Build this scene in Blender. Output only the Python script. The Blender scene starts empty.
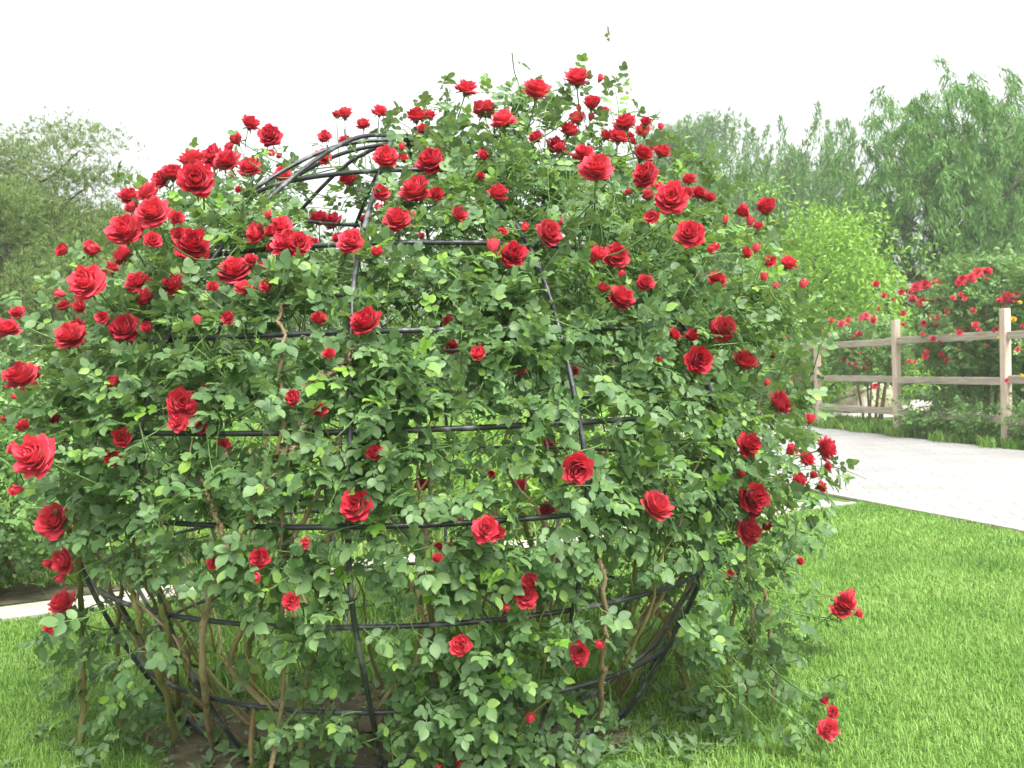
import bpy, math, random
import numpy as np
from mathutils import Vector

R = math.radians
S = bpy.context.scene
rng = np.random.default_rng(7)
random.seed(7)

# ------------------------------------------------------------------ camera, world, sun, exposure
W, H, F = 1024, 768, 950.0
CAMZ, PITCH, ROLL = 1.43, R(0.96), R(1.45)
cf = np.array([0, math.cos(PITCH), -math.sin(PITCH)])
r0 = np.array([1.0, 0, 0]); u0 = np.cross(r0, cf)
cr = r0 * math.cos(ROLL) - u0 * math.sin(ROLL)
cu = u0 * math.cos(ROLL) + r0 * math.sin(ROLL)
C0 = np.array([0, 0, CAMZ])
cam_d = bpy.data.cameras.new('camera'); cam = bpy.data.objects.new('camera', cam_d)
S.collection.objects.link(cam); S.camera = cam
cam_d.sensor_width = 36; cam_d.lens = 36 * F / W
cam_d.clip_start = 0.05; cam_d.clip_end = 2000
cam_d.dof.use_dof = True; cam_d.dof.focus_distance = 3.3; cam_d.dof.aperture_fstop = 7.0
from mathutils import Matrix
M = Matrix(((cr[0], cu[0], -cf[0], C0[0]), (cr[1], cu[1], -cf[1], C0[1]), (cr[2], cu[2], -cf[2], C0[2]), (0, 0, 0, 1)))
cam.matrix_world = M

SUN_EL, SUN_AZ = R(58), R(150)        # sun high, behind and to the right of the camera, veiled by cloud
wd = bpy.data.worlds.new('World'); S.world = wd; wd.use_nodes = True
nt = wd.node_tree; bg = nt.nodes['Background']
sky = nt.nodes.new('ShaderNodeTexSky'); sky.sky_type = 'NISHITA'; sky.sun_disc = False
sky.sun_elevation = SUN_EL; sky.sun_rotation = SUN_AZ; sky.air_density = 1.0; sky.dust_density = 6.0; sky.ozone_density = 1.0
hs = nt.nodes.new('ShaderNodeHueSaturation'); hs.inputs['Saturation'].default_value = 0.10
nt.links.new(sky.outputs[0], hs.inputs['Color']); nt.links.new(hs.outputs[0], bg.inputs['Color'])
bg.inputs['Strength'].default_value = 0.15
sl = bpy.data.lights.new('sun', 'SUN'); sl.energy = 1.5; sl.angle = R(28); sl.color = (1, .97, .91)
so = bpy.data.objects.new('sun', sl); S.collection.objects.link(so)
sd = Vector((math.sin(SUN_AZ) * math.cos(SUN_EL), math.cos(SUN_AZ) * math.cos(SUN_EL), math.sin(SUN_EL)))
so.rotation_euler = sd.to_track_quat('Z', 'Y').to_euler(); so.location = (0, 0, 20)
S.view_settings.view_transform = 'Standard'; S.view_settings.look = 'None'; S.view_settings.gamma = 1
S.view_settings.use_curve_mapping = False
S.view_settings.exposure = 1.58
S.render.engine = 'CYCLES'
S.cycles.max_bounces = 6; S.cycles.diffuse_bounces = 4; S.cycles.transmission_bounces = 4; S.cycles.volume_bounces = 1
S.cycles.use_denoising = True

# ------------------------------------------------------------------ small helpers
def ray(px, py):
    d = cf * F + cr * (px - W / 2) - cu * (py - H / 2)
    return d / np.linalg.norm(d)

def at_depth(px, py, depth):
    d = cf * F + cr * (px - W / 2) - cu * (py - H / 2)
    return C0 + d * (depth / (d @ cf))

def project(P):
    q = np.asarray(P) - C0
    z = q @ cf
    zz = np.where(z > .05, z, .05)
    return W / 2 + F * (q @ cr) / zz, H / 2 - F * (q @ cu) / zz, z

def unit(v):
    v = np.asarray(v, float); n = np.linalg.norm(v, axis=-1, keepdims=True)
    return v / np.maximum(n, 1e-9)

def link(o, parent=None):
    S.collection.objects.link(o)
    if parent is not None: o.parent = parent
    return o

class Geo:
    """collects vertices and faces and links them as one mesh object"""
    def __init__(s): s.v = []; s.t = []; s.q = []; s.n = 0; s.tm = []; s.qm = []
    def add(s, v, tris=None, quads=None, mat=0):
        v = np.asarray(v, np.float32).reshape(-1, 3)
        if tris is not None and len(tris):
            a = np.asarray(tris, np.int64).reshape(-1, 3) + s.n; s.t.append(a); s.tm.append(np.full(len(a), mat))
        if quads is not None and len(quads):
            a = np.asarray(quads, np.int64).reshape(-1, 4) + s.n; s.q.append(a); s.qm.append(np.full(len(a), mat))
        s.v.append(v); s.n += len(v)
    def mesh(s, name, mats, smooth=True):
        me = bpy.data.meshes.new(name)
        v = np.concatenate(s.v) if s.v else np.zeros((0, 3), np.float32)
        t = np.concatenate(s.t) if s.t else np.zeros((0, 3), np.int64)
        q = np.concatenate(s.q) if s.q else np.zeros((0, 4), np.int64)
        me.vertices.add(len(v)); me.vertices.foreach_set('co', v.ravel())
        me.loops.add(t.size + q.size)
        me.loops.foreach_set('vertex_index', np.concatenate([t.ravel(), q.ravel()]).astype(np.int32))
        me.polygons.add(len(t) + len(q))
        tot = np.concatenate([np.full(len(t), 3), np.full(len(q), 4)]).astype(np.int32)
        st = np.concatenate([[0], np.cumsum(tot)[:-1]]).astype(np.int32) if len(tot) else np.zeros(0, np.int32)
        me.polygons.foreach_set('loop_start', st)
        mi = np.concatenate(s.tm + s.qm).astype(np.int32) if len(tot) else np.zeros(0, np.int32)
        me.polygons.foreach_set('material_index', mi)
        me.polygons.foreach_set('use_smooth', np.full(len(tot), smooth))
        for m in (mats if isinstance(mats, (list, tuple)) else [mats]): me.materials.append(m)
        me.update(calc_edges=True); me.validate()
        return me
    def build(s, name, mats, parent=None, smooth=True):
        return link(bpy.data.objects.new(name, s.mesh(name, mats, smooth)), parent)

def tube(g, pts, rad, sides=6, mat=0, cap=True, closed=False):
    p = np.asarray(pts, float); n = len(p)
    rad = np.broadcast_to(np.asarray(rad, float), (n,))
    if closed:
        tg = unit(np.roll(p, -1, 0) - np.roll(p, 1, 0))
    else:
        tg = np.empty_like(p); tg[1:-1] = p[2:] - p[:-2]; tg[0] = p[1] - p[0]; tg[-1] = p[-1] - p[-2]; tg = unit(tg)
    a = np.array([0, 0, 1.0]) if abs(tg[0][2]) < .9 else np.array([1.0, 0, 0])
    nrm = unit(np.cross(tg[0], a)); fr = []
    for i in range(n):
        nrm = unit(nrm - tg[i] * (nrm @ tg[i])); fr.append(nrm)
    fr = np.array(fr); bn = np.cross(tg, fr)
    th = np.arange(sides) * 2 * math.pi / sides
    ring = fr[:, None, :] * np.cos(th)[None, :, None] + bn[:, None, :] * np.sin(th)[None, :, None]
    v = (p[:, None, :] + ring * rad[:, None, None]).reshape(-1, 3)
    q = []
    m = n if closed else n - 1
    for i in range(m):
        b = ((i + 1) % n) * sides; a0 = i * sides
        for k in range(sides):
            k2 = (k + 1) % sides
            q.append((a0 + k, a0 + k2, b + k2, b + k))
    tr = []
    if cap and not closed:
        for k in range(1, sides - 1):
            tr.append((0, k + 1, k)); o = (n - 1) * sides; tr.append((o, o + k, o + k + 1))
    g.add(v, tr, q, mat)

def catmull(P, n):
    P = np.asarray(P, float); P = np.vstack([2 * P[0] - P[1], P, 2 * P[-1] - P[-2]])
    out = []
    segs = len(P) - 3
    for t in np.linspace(0, segs, n):
        i = min(int(t), segs - 1); u = t - i
        a, b, c, d = P[i:i + 4]
        out.append(.5 * (2 * b + (c - a) * u + (2 * a - 5 * b + 4 * c - d) * u * u + (3 * b - a - 3 * c + d) * u ** 3))
    return np.array(out)

def box(g, c, sx, sy, sz, rz=0, mat=0, bev=.0, jit=0):
    """box with softened edges: 24 vertices, every corner cut"""
    b = max(bev, .002); pts = []
    x, y, z = sx / 2, sy / 2, sz / 2
    for sxx in (-1, 1):
        for syy in (-1, 1):
            for szz in (-1, 1):
                pts += [(sxx * x, syy * (y - b), szz * (z - b)), (sxx * (x - b), syy * y, szz * (z - b)), (sxx * (x - b), syy * (y - b), szz * z)]
    pts = np.array(pts)
    if jit: pts = pts + rng.normal(0, jit, pts.shape)
    ca, sa = math.cos(rz), math.sin(rz)
    Rm = np.array([[ca, -sa, 0], [sa, ca, 0], [0, 0, 1]])
    idx = lambda a, bb, cc, k: ((a * 2 + bb) * 2 + cc) * 3 + k
    q, t = [], []
    def face(ids):
        ids = list(ids); P = pts[ids]; c0 = P.mean(0); nn = np.cross(P[1] - P[0], P[2] - P[0])
        if nn @ c0 < 0: ids = ids[::-1]
        (q if len(ids) == 4 else t).append(ids)
    for s_ in (0, 1):
        face([idx(s_, 0, 0, 0), idx(s_, 1, 0, 0), idx(s_, 1, 1, 0), idx(s_, 0, 1, 0)])
        face([idx(0, s_, 0, 1), idx(1, s_, 0, 1), idx(1, s_, 1, 1), idx(0, s_, 1, 1)])
        face([idx(0, 0, s_, 2), idx(1, 0, s_, 2), idx(1, 1, s_, 2), idx(0, 1, s_, 2)])
        for s2 in (0, 1):
            face([idx(s_, s2, 0, 0), idx(s_, s2, 1, 0), idx(s_, s2, 1, 1), idx(s_, s2, 0, 1)])
            face([idx(s_, 0, s2, 0), idx(s_, 1, s2, 0), idx(s_, 1, s2, 2), idx(s_, 0, s2, 2)])
            face([idx(0, s_, s2, 1), idx(1, s_, s2, 1), idx(1, s_, s2, 2), idx(0, s_, s2, 2)])
            for s3 in (0, 1): face([idx(s_, s2, s3, 0), idx(s_, s2, s3, 1), idx(s_, s2, s3, 2)])
    g.add(pts @ Rm.T + np.asarray(c), t, q, mat)

def thing(name, label, cat, loc=(0, 0, 0), group=None):
    o = bpy.data.objects.new(name, None); o.empty_display_size = .1; o.location = [float(a) for a in loc]; link(o)
    o['label'] = label; o['category'] = cat
    if group: o['group'] = group
    return o

def under(o, parent):
    """parent a mesh built in world coordinates to a thing without moving it"""
    o.parent = parent; o.matrix_parent_inverse = Matrix.Translation(-Vector(parent.location)); return o

# ------------------------------------------------------------------ materials
def new_mat(name):
    m = bpy.data.materials.new(name); m.use_nodes = True; n = m.node_tree.nodes; n.clear()
    out = n.new('ShaderNodeOutputMaterial'); return m, m.node_tree, out

def ramp(t, stops):
    r = t.nodes.new('ShaderNodeValToRGB'); e = r.color_ramp.elements
    while len(e) < len(stops): e.new(.5)
    for k, (p, c) in enumerate(stops): e[k].position = p; e[k].color = (*c, 1)
    return r

def leaf_mat(name, stops, back=None, rough=.45, trans=.28, spec=.4, tint=(1.3, 1.25, .6)):
    m, t, out = new_mat(name)
    g = t.nodes.new('ShaderNodeNewGeometry'); r = ramp(t, stops)
    t.links.new(g.outputs['Random Per Island'], r.inputs[0])
    col = r.outputs[0]
    if back:
        mx = t.nodes.new('ShaderNodeMix'); mx.data_type = 'RGBA'; mx.inputs[7].default_value = (*back, 1)
        ml = t.nodes.new('ShaderNodeMath'); ml.operation = 'MULTIPLY'; ml.inputs[1].default_value = .7
        t.links.new(g.outputs['Backfacing'], ml.inputs[0]); t.links.new(ml.outputs[0], mx.inputs[0])
        t.links.new(col, mx.inputs[6]); col = mx.outputs[2]
    b = t.nodes.new('ShaderNodeBsdfPrincipled'); b.inputs['Roughness'].default_value = rough; b.inputs['Specular IOR Level'].default_value = spec
    t.links.new(col, b.inputs['Base Color'])
    tr = t.nodes.new('ShaderNodeBsdfTranslucent')
    tm = t.nodes.new('ShaderNodeMix'); tm.data_type = 'RGBA'; tm.blend_type = 'MULTIPLY'; tm.inputs[0].default_value = 1; tm.inputs[7].default_value = (*tint, 1)
    t.links.new(col, tm.inputs[6]); t.links.new(tm.outputs[2], tr.inputs['Color'])
    ms = t.nodes.new('ShaderNodeMixShader'); ms.inputs[0].default_value = trans
    t.links.new(b.outputs[0], ms.inputs[1]); t.links.new(tr.outputs[0], ms.inputs[2]); t.links.new(ms.outputs[0], out.inputs[0])
    return m

def noise_mat(name, stops, scale=8, detail=6, rough=.8, spec=.3, bump=0, stretch=(1, 1, 1), bscale=None, metal=0, island=0):
    m, t, out = new_mat(name)
    tc = t.nodes.new('ShaderNodeTexCoord'); mp = t.nodes.new('ShaderNodeMapping'); mp.inputs['Scale'].default_value = stretch
    t.links.new(tc.outputs['Object'], mp.inputs[0])
    nz = t.nodes.new('ShaderNodeTexNoise'); nz.inputs['Scale'].default_value = scale; nz.inputs['Detail'].default_value = detail
    t.links.new(mp.outputs[0], nz.inputs['Vector'])
    r = ramp(t, stops); t.links.new(nz.outputs[0], r.inputs[0])
    b = t.nodes.new('ShaderNodeBsdfPrincipled'); b.inputs['Roughness'].default_value = rough; b.inputs['Specular IOR Level'].default_value = spec
    b.inputs['Metallic'].default_value = metal
    t.links.new(r.outputs[0], b.inputs['Base Color'])
    if bump:
        n2 = t.nodes.new('ShaderNodeTexNoise'); n2.inputs['Scale'].default_value = bscale or scale * 4; n2.inputs['Detail'].default_value = 8
        t.links.new(mp.outputs[0], n2.inputs['Vector'])
        bp = t.nodes.new('ShaderNodeBump'); bp.inputs['Strength'].default_value = bump; bp.inputs['Distance'].default_value = .02
        t.links.new(n2.outputs[0], bp.inputs['Height']); t.links.new(bp.outputs[0], b.inputs['Normal'])
    t.links.new(b.outputs[0], out.inputs[0]); return m

MAT = {}
MAT['rose_leaf'] = leaf_mat('rose_leaf', [(0, (.058, .124, .043)), (.45, (.095, .180, .062)), (.86, (.140, .235, .088)), (.95, (.18, .30, .07)), (1, (.22, .36, .065))],
                            back=(.15, .23, .12), rough=.48, trans=.30, spec=.36)
MAT['young_leaf'] = leaf_mat('young_leaf', [(0, (.10, .23, .035)), (.6, (.16, .32, .04)), (1, (.24, .40, .05))], back=(.2, .32, .12), trans=.4)
def petal_mat(name, c0, c1, trans=.25):
    m, t, out = new_mat(name)
    g = t.nodes.new('ShaderNodeNewGeometry'); oi = t.nodes.new('ShaderNodeObjectInfo')
    ad = t.nodes.new('ShaderNodeMath'); ad.operation = 'ADD'; t.links.new(g.outputs['Random Per Island'], ad.inputs[0]); t.links.new(oi.outputs['Random'], ad.inputs[1])
    dv = t.nodes.new('ShaderNodeMath'); dv.operation = 'MULTIPLY'; dv.inputs[1].default_value = .5; t.links.new(ad.outputs[0], dv.inputs[0])
    r = ramp(t, [(.1, c0), (.9, c1)]); t.links.new(dv.outputs[0], r.inputs[0])
    b = t.nodes.new('ShaderNodeBsdfPrincipled'); b.inputs['Roughness'].default_value = .5; b.inputs['Specular IOR Level'].default_value = .25
    b.inputs['Sheen Weight'].default_value = .25; b.inputs['Sheen Roughness'].default_value = .4; b.inputs['Sheen Tint'].default_value = (1, .35, .4, 1)
    t.links.new(r.outputs[0], b.inputs['Base Color'])
    tr = t.nodes.new('ShaderNodeBsdfTranslucent'); t.links.new(r.outputs[0], tr.inputs['Color'])
    ms = t.nodes.new('ShaderNodeMixShader'); ms.inputs[0].default_value = trans
    t.links.new(b.outputs[0], ms.inputs[1]); t.links.new(tr.outputs[0], ms.inputs[2]); t.links.new(ms.outputs[0], out.inputs[0])
    return m
MAT['petal'] = petal_mat('red_petal', (.46, .011, .028), (.84, .085, .125))
MAT['petal_pink'] = petal_mat('pink_petal', (.62, .05, .10), (.72, .12, .18))
MAT['petal_yellow'] = petal_mat('yellow_petal', (.75, .50, .03), (.8, .62, .08))
MAT['sepal'] = noise_mat('sepal_green', [(0, (.07, .15, .04)), (1, (.13, .22, .06))], 30, rough=.6)
MAT['cane'] = noise_mat('cane_bark', [(.3, (.09, .115, .032)), (.5, (.19, .185, .06)), (.7, (.24, .15, .075))], 14, rough=.75, bump=.3, stretch=(1, 1, .4))
MAT['cane_tan'] = noise_mat('old_cane_bark', [(.3, (.12, .085, .05)), (.5, (.24, .18, .10)), (.7, (.30, .24, .14))], 18, rough=.8, bump=.4, stretch=(1, 1, .3))
MAT['steel'] = noise_mat('dark_painted_steel', [(.3, (.012, .014, .015)), (.56, (.026, .030, .031)), (.62, (.10, .11, .11)), (.72, (.16, .15, .135))], 11, rough=.40, spec=.55, bump=.2, bscale=60)
MAT['bark'] = noise_mat('tree_bark', [(.3, (.045, .035, .028)), (.7, (.12, .095, .07))], 6, rough=.9, bump=.6, stretch=(1, 1, .25))
MAT['wood'] = noise_mat('weathered_board', [(.25, (.25, .21, .16)), (.5, (.38, .33, .26)), (.75, (.48, .43, .345))], 5, rough=.8, bump=.25, stretch=(.5, .5, 7), bscale=14)
MAT['post'] = noise_mat('bare_post_timber', [(.25, (.44, .33, .25)), (.55, (.60, .48, .38)), (.8, (.68, .57, .47))], 4, rough=.8, bump=.25, stretch=(6, 6, .7), bscale=12)
MAT['bolt'] = noise_mat('rusty_bolt', [(.3, (.06, .04, .03)), (.7, (.12, .07, .05))], 40, rough=.7, metal=.4)
MAT['soil'] = noise_mat('bare_soil', [(.25, (.060, .052, .032)), (.5, (.10, .088, .055)), (.75, (.15, .13, .085))], 9, detail=10, rough=.95, spec=.1, bump=1.0, bscale=35)
MAT['stone'] = noise_mat('boulder_stone', [(.3, (.22, .16, .11)), (.48, (.45, .38, .30)), (.62, (.70, .66, .60))], 2.2, detail=9, rough=.9, bump=.7, bscale=9)
MAT['kerb'] = noise_mat('edging_stone', [(.3, (.30, .27, .23)), (.7, (.42, .39, .34))], 7, rough=.9, bump=.3)
MAT['gravel'] = noise_mat('pale_gravel', [(.3, (.50, .47, .43)), (.7, (.75, .72, .68))], 20, rough=.95, bump=.6)

def ground_mat():
    m, t, out = new_mat('lawn_turf')
    tc = t.nodes.new('ShaderNodeTexCoord')
    a = t.nodes.new('ShaderNodeTexNoise'); a.inputs['Scale'].default_value = .7; a.inputs['Detail'].default_value = 8
    b_ = t.nodes.new('ShaderNodeTexNoise'); b_.inputs['Scale'].default_value = 45; b_.inputs['Detail'].default_value = 6
    t.links.new(tc.outputs['Object'], a.inputs['Vector']); t.links.new(tc.outputs['Object'], b_.inputs['Vector'])
    r1 = ramp(t, [(.3, (.085, .17, .034)), (.7, (.13, .24, .05))]); r2 = ramp(t, [(.3, (.45, .45, .45)), (.7, (1, 1, 1))])
    t.links.new(a.outputs[0], r1.inputs[0]); t.links.new(b_.outputs[0], r2.inputs[0])
    mx = t.nodes.new('ShaderNodeMix'); mx.data_type = 'RGBA'; mx.blend_type = 'MULTIPLY'; mx.inputs[0].default_value = 1
    t.links.new(r1.outputs[0], mx.inputs[6]); t.links.new(r2.outputs[0], mx.inputs[7])
    p = t.nodes.new('ShaderNodeBsdfPrincipled'); p.inputs['Roughness'].default_value = .9; p.inputs['Specular IOR Level'].default_value = .1
    t.links.new(mx.outputs[2], p.inputs['Base Color'])
    bp = t.nodes.new('ShaderNodeBump'); bp.inputs['Strength'].default_value = .8; bp.inputs['Distance'].default_value = .03
    t.links.new(b_.outputs[0], bp.inputs['Height']); t.links.new(bp.outputs[0], p.inputs['Normal'])
    t.links.new(p.outputs[0], out.inputs[0]); return m
MAT['turf'] = ground_mat()

def grass_mat():
    m, t, out = new_mat('grass_blade')
    tc = t.nodes.new('ShaderNodeTexCoord'); g = t.nodes.new('ShaderNodeNewGeometry')
    a = t.nodes.new('ShaderNodeTexNoise'); a.inputs['Scale'].default_value = 1.3; a.inputs['Detail'].default_value = 5
    t.links.new(tc.outputs['Object'], a.inputs['Vector'])
    r1 = ramp(t, [(.3, (.120, .25, .042)), (.5, (.190, .335, .066)), (.7, (.265, .405, .105))]); t.links.new(a.outputs[0], r1.inputs[0])
    r2 = ramp(t, [(0, (.62, .72, .6)), (.5, (.95, 1, .9)), (.93, (1.15, 1.1, 1.1)), (1, (1.7, 1.3, 1.8))]); t.links.new(g.outputs['Random Per Island'], r2.inputs[0])
    mx = t.nodes.new('ShaderNodeMix'); mx.data_type = 'RGBA'; mx.blend_type = 'MULTIPLY'; mx.inputs[0].default_value = 1
    t.links.new(r1.outputs[0], mx.inputs[6]); t.links.new(r2.outputs[0], mx.inputs[7])
    b = t.nodes.new('ShaderNodeBsdfPrincipled'); b.inputs['Roughness'].default_value = .5; b.inputs['Specular IOR Level'].default_value = .3
    t.links.new(mx.outputs[2], b.inputs['Base Color'])
    tr = t.nodes.new('ShaderNodeBsdfTranslucent'); t.links.new(mx.outputs[2], tr.inputs['Color'])
    ms = t.nodes.new('ShaderNodeMixShader'); ms.inputs[0].default_value = .3
    t.links.new(b.outputs[0], ms.inputs[1]); t.links.new(tr.outputs[0], ms.inputs[2]); t.links.new(ms.outputs[0], out.inputs[0])
    return m
MAT['grass'] = grass_mat()

def paver_mat(ang):
    m, t, out = new_mat('pale_pavers')
    tc = t.nodes.new('ShaderNodeTexCoord'); mp = t.nodes.new('ShaderNodeMapping'); mp.inputs['Rotation'].default_value = (0, 0, ang)
    t.links.new(tc.outputs['Object'], mp.inputs[0])
    br = t.nodes.new('ShaderNodeTexBrick'); br.inputs['Scale'].default_value = 1; br.inputs['Brick Width'].default_value = .4; br.inputs['Row Height'].default_value = .2
    br.inputs['Mortar Size'].default_value = .006; br.inputs['Color1'].default_value = (.275, .27, .263, 1); br.inputs['Color2'].default_value = (.245, .24, .232, 1); br.inputs['Mortar'].default_value = (.16, .155, .15, 1)
    t.links.new(mp.outputs[0], br.inputs['Vector'])
    nz = t.nodes.new('ShaderNodeTexNoise'); nz.inputs['Scale'].default_value = 1.1; nz.inputs['Detail'].default_value = 9; t.links.new(tc.outputs['Object'], nz.inputs['Vector'])
    r = ramp(t, [(.3, (.86, .85, .84)), (.65, (1.05, 1.05, 1.05))]); t.links.new(nz.outputs[0], r.inputs[0])
    mx = t.nodes.new('ShaderNodeMix'); mx.data_type = 'RGBA'; mx.blend_type = 'MULTIPLY'; mx.inputs[0].default_value = 1
    t.links.new(br.outputs[0], mx.inputs[6]); t.links.new(r.outputs[0], mx.inputs[7])
    p = t.nodes.new('ShaderNodeBsdfPrincipled'); p.inputs['Roughness'].default_value = .85; p.inputs['Specular IOR Level'].default_value = .25
    t.links.new(mx.outputs[2], p.inputs['Base Color'])
    bp = t.nodes.new('ShaderNodeBump'); bp.inputs['Strength'].default_value = .3; bp.inputs['Distance'].default_value = .004
    t.links.new(br.outputs[1], bp.inputs['Height']); bp.invert = True; t.links.new(bp.outputs[0], p.inputs['Normal'])
    t.links.new(p.outputs[0], out.inputs[0]); return m

# ------------------------------------------------------------------ the setting: lawn, paths, kerbs, soil
def struct(g, name, mat, kind='structure', smooth=False):
    o = g.build(name, mat, None, smooth); o['kind'] = kind; return o

def sheet(poly, z):
    g = Geo(); n = len(poly); v = [(x, y, z) for x, y in poly]
    g.add(v, [(0, k, k + 1) for k in range(1, n - 1)]); return g

g = Geo(); g.add([(-400, -60, 0), (400, -60, 0), (400, 700, 0), (-400, 700, 0)], None, [(0, 1, 2, 3)]); struct(g, 'lawn', MAT['turf'])

# paved path that passes on the right: left and right edges found from the photograph's ground lines
PL = [(5.6, 3.0), (4.11, 7.63), (3.35, 10.0), (2.95, 13.0), (2.2, 19.0), (1.2, 27.0)]     # left edge
PR = [(9.6, 3.0), (8.85, 7.63), (8.35, 10.0), (7.78, 13.2), (6.70, 19.0), (5.30, 27.0)]   # right edge
path_ang = math.atan2(-.2, 1)
g = Geo()
for i in range(len(PL) - 1):
    g.add([(*PL[i], .008), (*PR[i], .008), (*PR[i + 1], .008), (*PL[i + 1], .008)], None, [(0, 1, 2, 3)])
struct(g, 'path', paver_mat(R(12)))
# narrow pale strip path behind the dome, joining the paved path
KA, KB = np.array([-6.5, 3.66]), np.array([3.32, 9.36])
kd = unit(KB - KA); kn = np.array([-kd[1], kd[0]])
g = Geo(); w_ = .34
g.add([(*KA, .012), (*KB, .012), (*(KB + kn * w_), .012), (*(KA + kn * w_), .012)], None, [(0, 1, 2, 3)])
struct(g, 'garden_path', MAT['kerb'])
# planting bed beyond that strip
g = Geo(); a_, b_ = KA + kn * .42, KB + kn * .42 - kd * .6
g.add([(*a_, .006), (*b_, .006), (*(b_ + kn * 1.9), .006), (*(a_ + kn * 1.9), .006)], None, [(0, 1, 2, 3)])
struct(g, 'soil_bed', MAT['soil'])
# kerb stones along both lawn edges
def kerb(p, q, side, wk=.07, h=.035):
    p, q = np.array(p), np.array(q); L = np.linalg.norm(q - p); d = (q - p) / L; nn = np.array([-d[1], d[0]]) * side
    gg = Geo(); n = max(1, round(L / .5)); s = L / n
    for k in range(n):
        c = p + d * (k + .5) * s + nn * (wk / 2 + rng.normal(0, .002))
        box(gg, (*c, h / 2 + rng.normal(0, .002)), s - .006, wk, h, math.atan2(d[1], d[0]), bev=.006)
    return gg
gk = Geo()
for i in range(3):
    k_ = kerb(PL[i], PL[i + 1], 1)
    for v, q, t_ in ((np.concatenate(k_.v), np.concatenate(k_.q), np.concatenate(k_.t)),): gk.add(v, t_, q)
struct(gk, 'path_kerb', MAT['kerb'])
k_ = kerb(KA, KB, -1, .06, .03); struct(k_, 'strip_kerb', MAT['kerb'])
# bare soil inside and in front of the dome: an uneven mound
DC = np.array([-.453, 4.30]); DR = 1.44
g = Geo(); nr, na = 14, 72; vs = [(DC[0] - .12, DC[1] - .72, .045)]
def soil_r(a): return 1 + .12 * math.sin(3 * a + 1) + .08 * math.sin(5 * a) + .05 * math.sin(11 * a + 2)
for i in range(1, nr + 1):
    for k in range(na):
        a = 2 * math.pi * k / na; q_ = i / nr * soil_r(a)
        z = .045 * (1 - (i / nr) ** 2) + rng.normal(0, .003) * (i < nr) - (.01 if i == nr else 0)
        vs.append((DC[0] - .12 + .95 * q_ * math.cos(a), DC[1] - .72 + .72 * q_ * math.sin(a), z))
qs = [(1 + i * na + k, 1 + i * na + (k + 1) % na, 1 + (i + 1) * na + (k + 1) % na, 1 + (i + 1) * na + k) for i in range(nr - 1) for k in range(na)]
qs = [tuple(reversed(q)) for q in qs]
g.add(vs, [(0, 1 + k, 1 + (k + 1) % na) for k in range(na)], [q[::-1] for q in qs]); struct(g, 'soil', MAT['soil'], smooth=True)
# pale gravel strip beyond the fence
g = Geo(); g.add([(6.6, 23.6, .006), (26, 20.5, .006), (26, 22.6, .006), (6.6, 26.4, .006)], None, [(0, 1, 2, 3)]); struct(g, 'gravel_path', MAT['gravel'])

def in_soil(x, y):
    dx, dy = (x - DC[0] + .12) / .95, (y - DC[1] + .72) / .72
    return dx * dx + dy * dy

def left_of(p, q, x, y): return (q[0] - p[0]) * (y - p[1]) - (q[1] - p[1]) * (x - p[0])

# grass blades
def blades(P, hgt, wid, lean=.5):
    n = len(P); a = rng.uniform(0, 2 * math.pi, n); d = np.stack([np.cos(a), np.sin(a), np.zeros(n)], 1)
    s = np.stack([-np.sin(a), np.cos(a), np.zeros(n)], 1)
    h = (hgt * rng.uniform(.6, 1.3, n))[:, None]; w = (wid * rng.uniform(.7, 1.3, n))[:, None]; l = (lean * rng.uniform(.2, 1.5, n))[:, None]
    up = np.array([0, 0, 1.0])
    p1 = P + up * h * .55 + d * h * l * .3; p2 = P + up * h * (1 - .25 * l) + d * h * l
    v = np.stack([P - s * w, P + s * w, p1 + s * w * .8, p1 - s * w * .8, p2], 1).reshape(-1, 3)
    b = (np.arange(n) * 5)[:, None]
    return v, b + np.array([[3, 2, 4]]), b + np.array([[0, 1, 2, 3]])

gg = Geo()
def scatter(x0, x1, y0, y1, dens, hgt, wid, keep, lean=.5):
    n = int((x1 - x0) * (y1 - y0) * dens)
    x = rng.uniform(x0, x1, n); y = rng.uniform(y0, y1, n); P = np.stack([x, y, np.zeros(n)], 1)
    px, py, dz = project(P)
    m = keep(x, y) & (px > -90) & (px < W + 90) & (py < H + 110)
    P = P[m]; v, t_, q_ = blades(P, hgt, wid, lean); gg.add(v, t_, q_)
def on_lawn(x, y):
    a = left_of(KA, KB, x, y) < 0
    b = np.ones_like(a)
    for i in range(len(PL) - 1):
        seg = (y >= PL[i][1]) & (y < PL[i + 1][1]); b &= ~seg | (left_of(PL[i], PL[i + 1], x, y) > .03)
    bare = in_soil(x, y); keepsoil = (bare > 1.05) | (rng.uniform(0, 1, len(x)) < .05 + .5 * np.clip(bare - .6, 0, 1))
    patch = np.sin(x * 2.1 + np.sin(y * 1.7)) * np.sin(y * 2.6 + x) * .25 + .8
    return a & b & keepsoil & (rng.uniform(0, 1, len(x)) < patch)
scatter(-3.6, 4.8, 2.7, 5.0, 16000, .035, .0015, on_lawn, .9)
scatter(-4.0, 4.6, 5.0, 7.0, 11000, .036, .0020, on_lawn, .9)
scatter(-2.0, 4.4, 7.0, 9.8, 7000, .037, .0028, on_lawn, .9)
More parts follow.
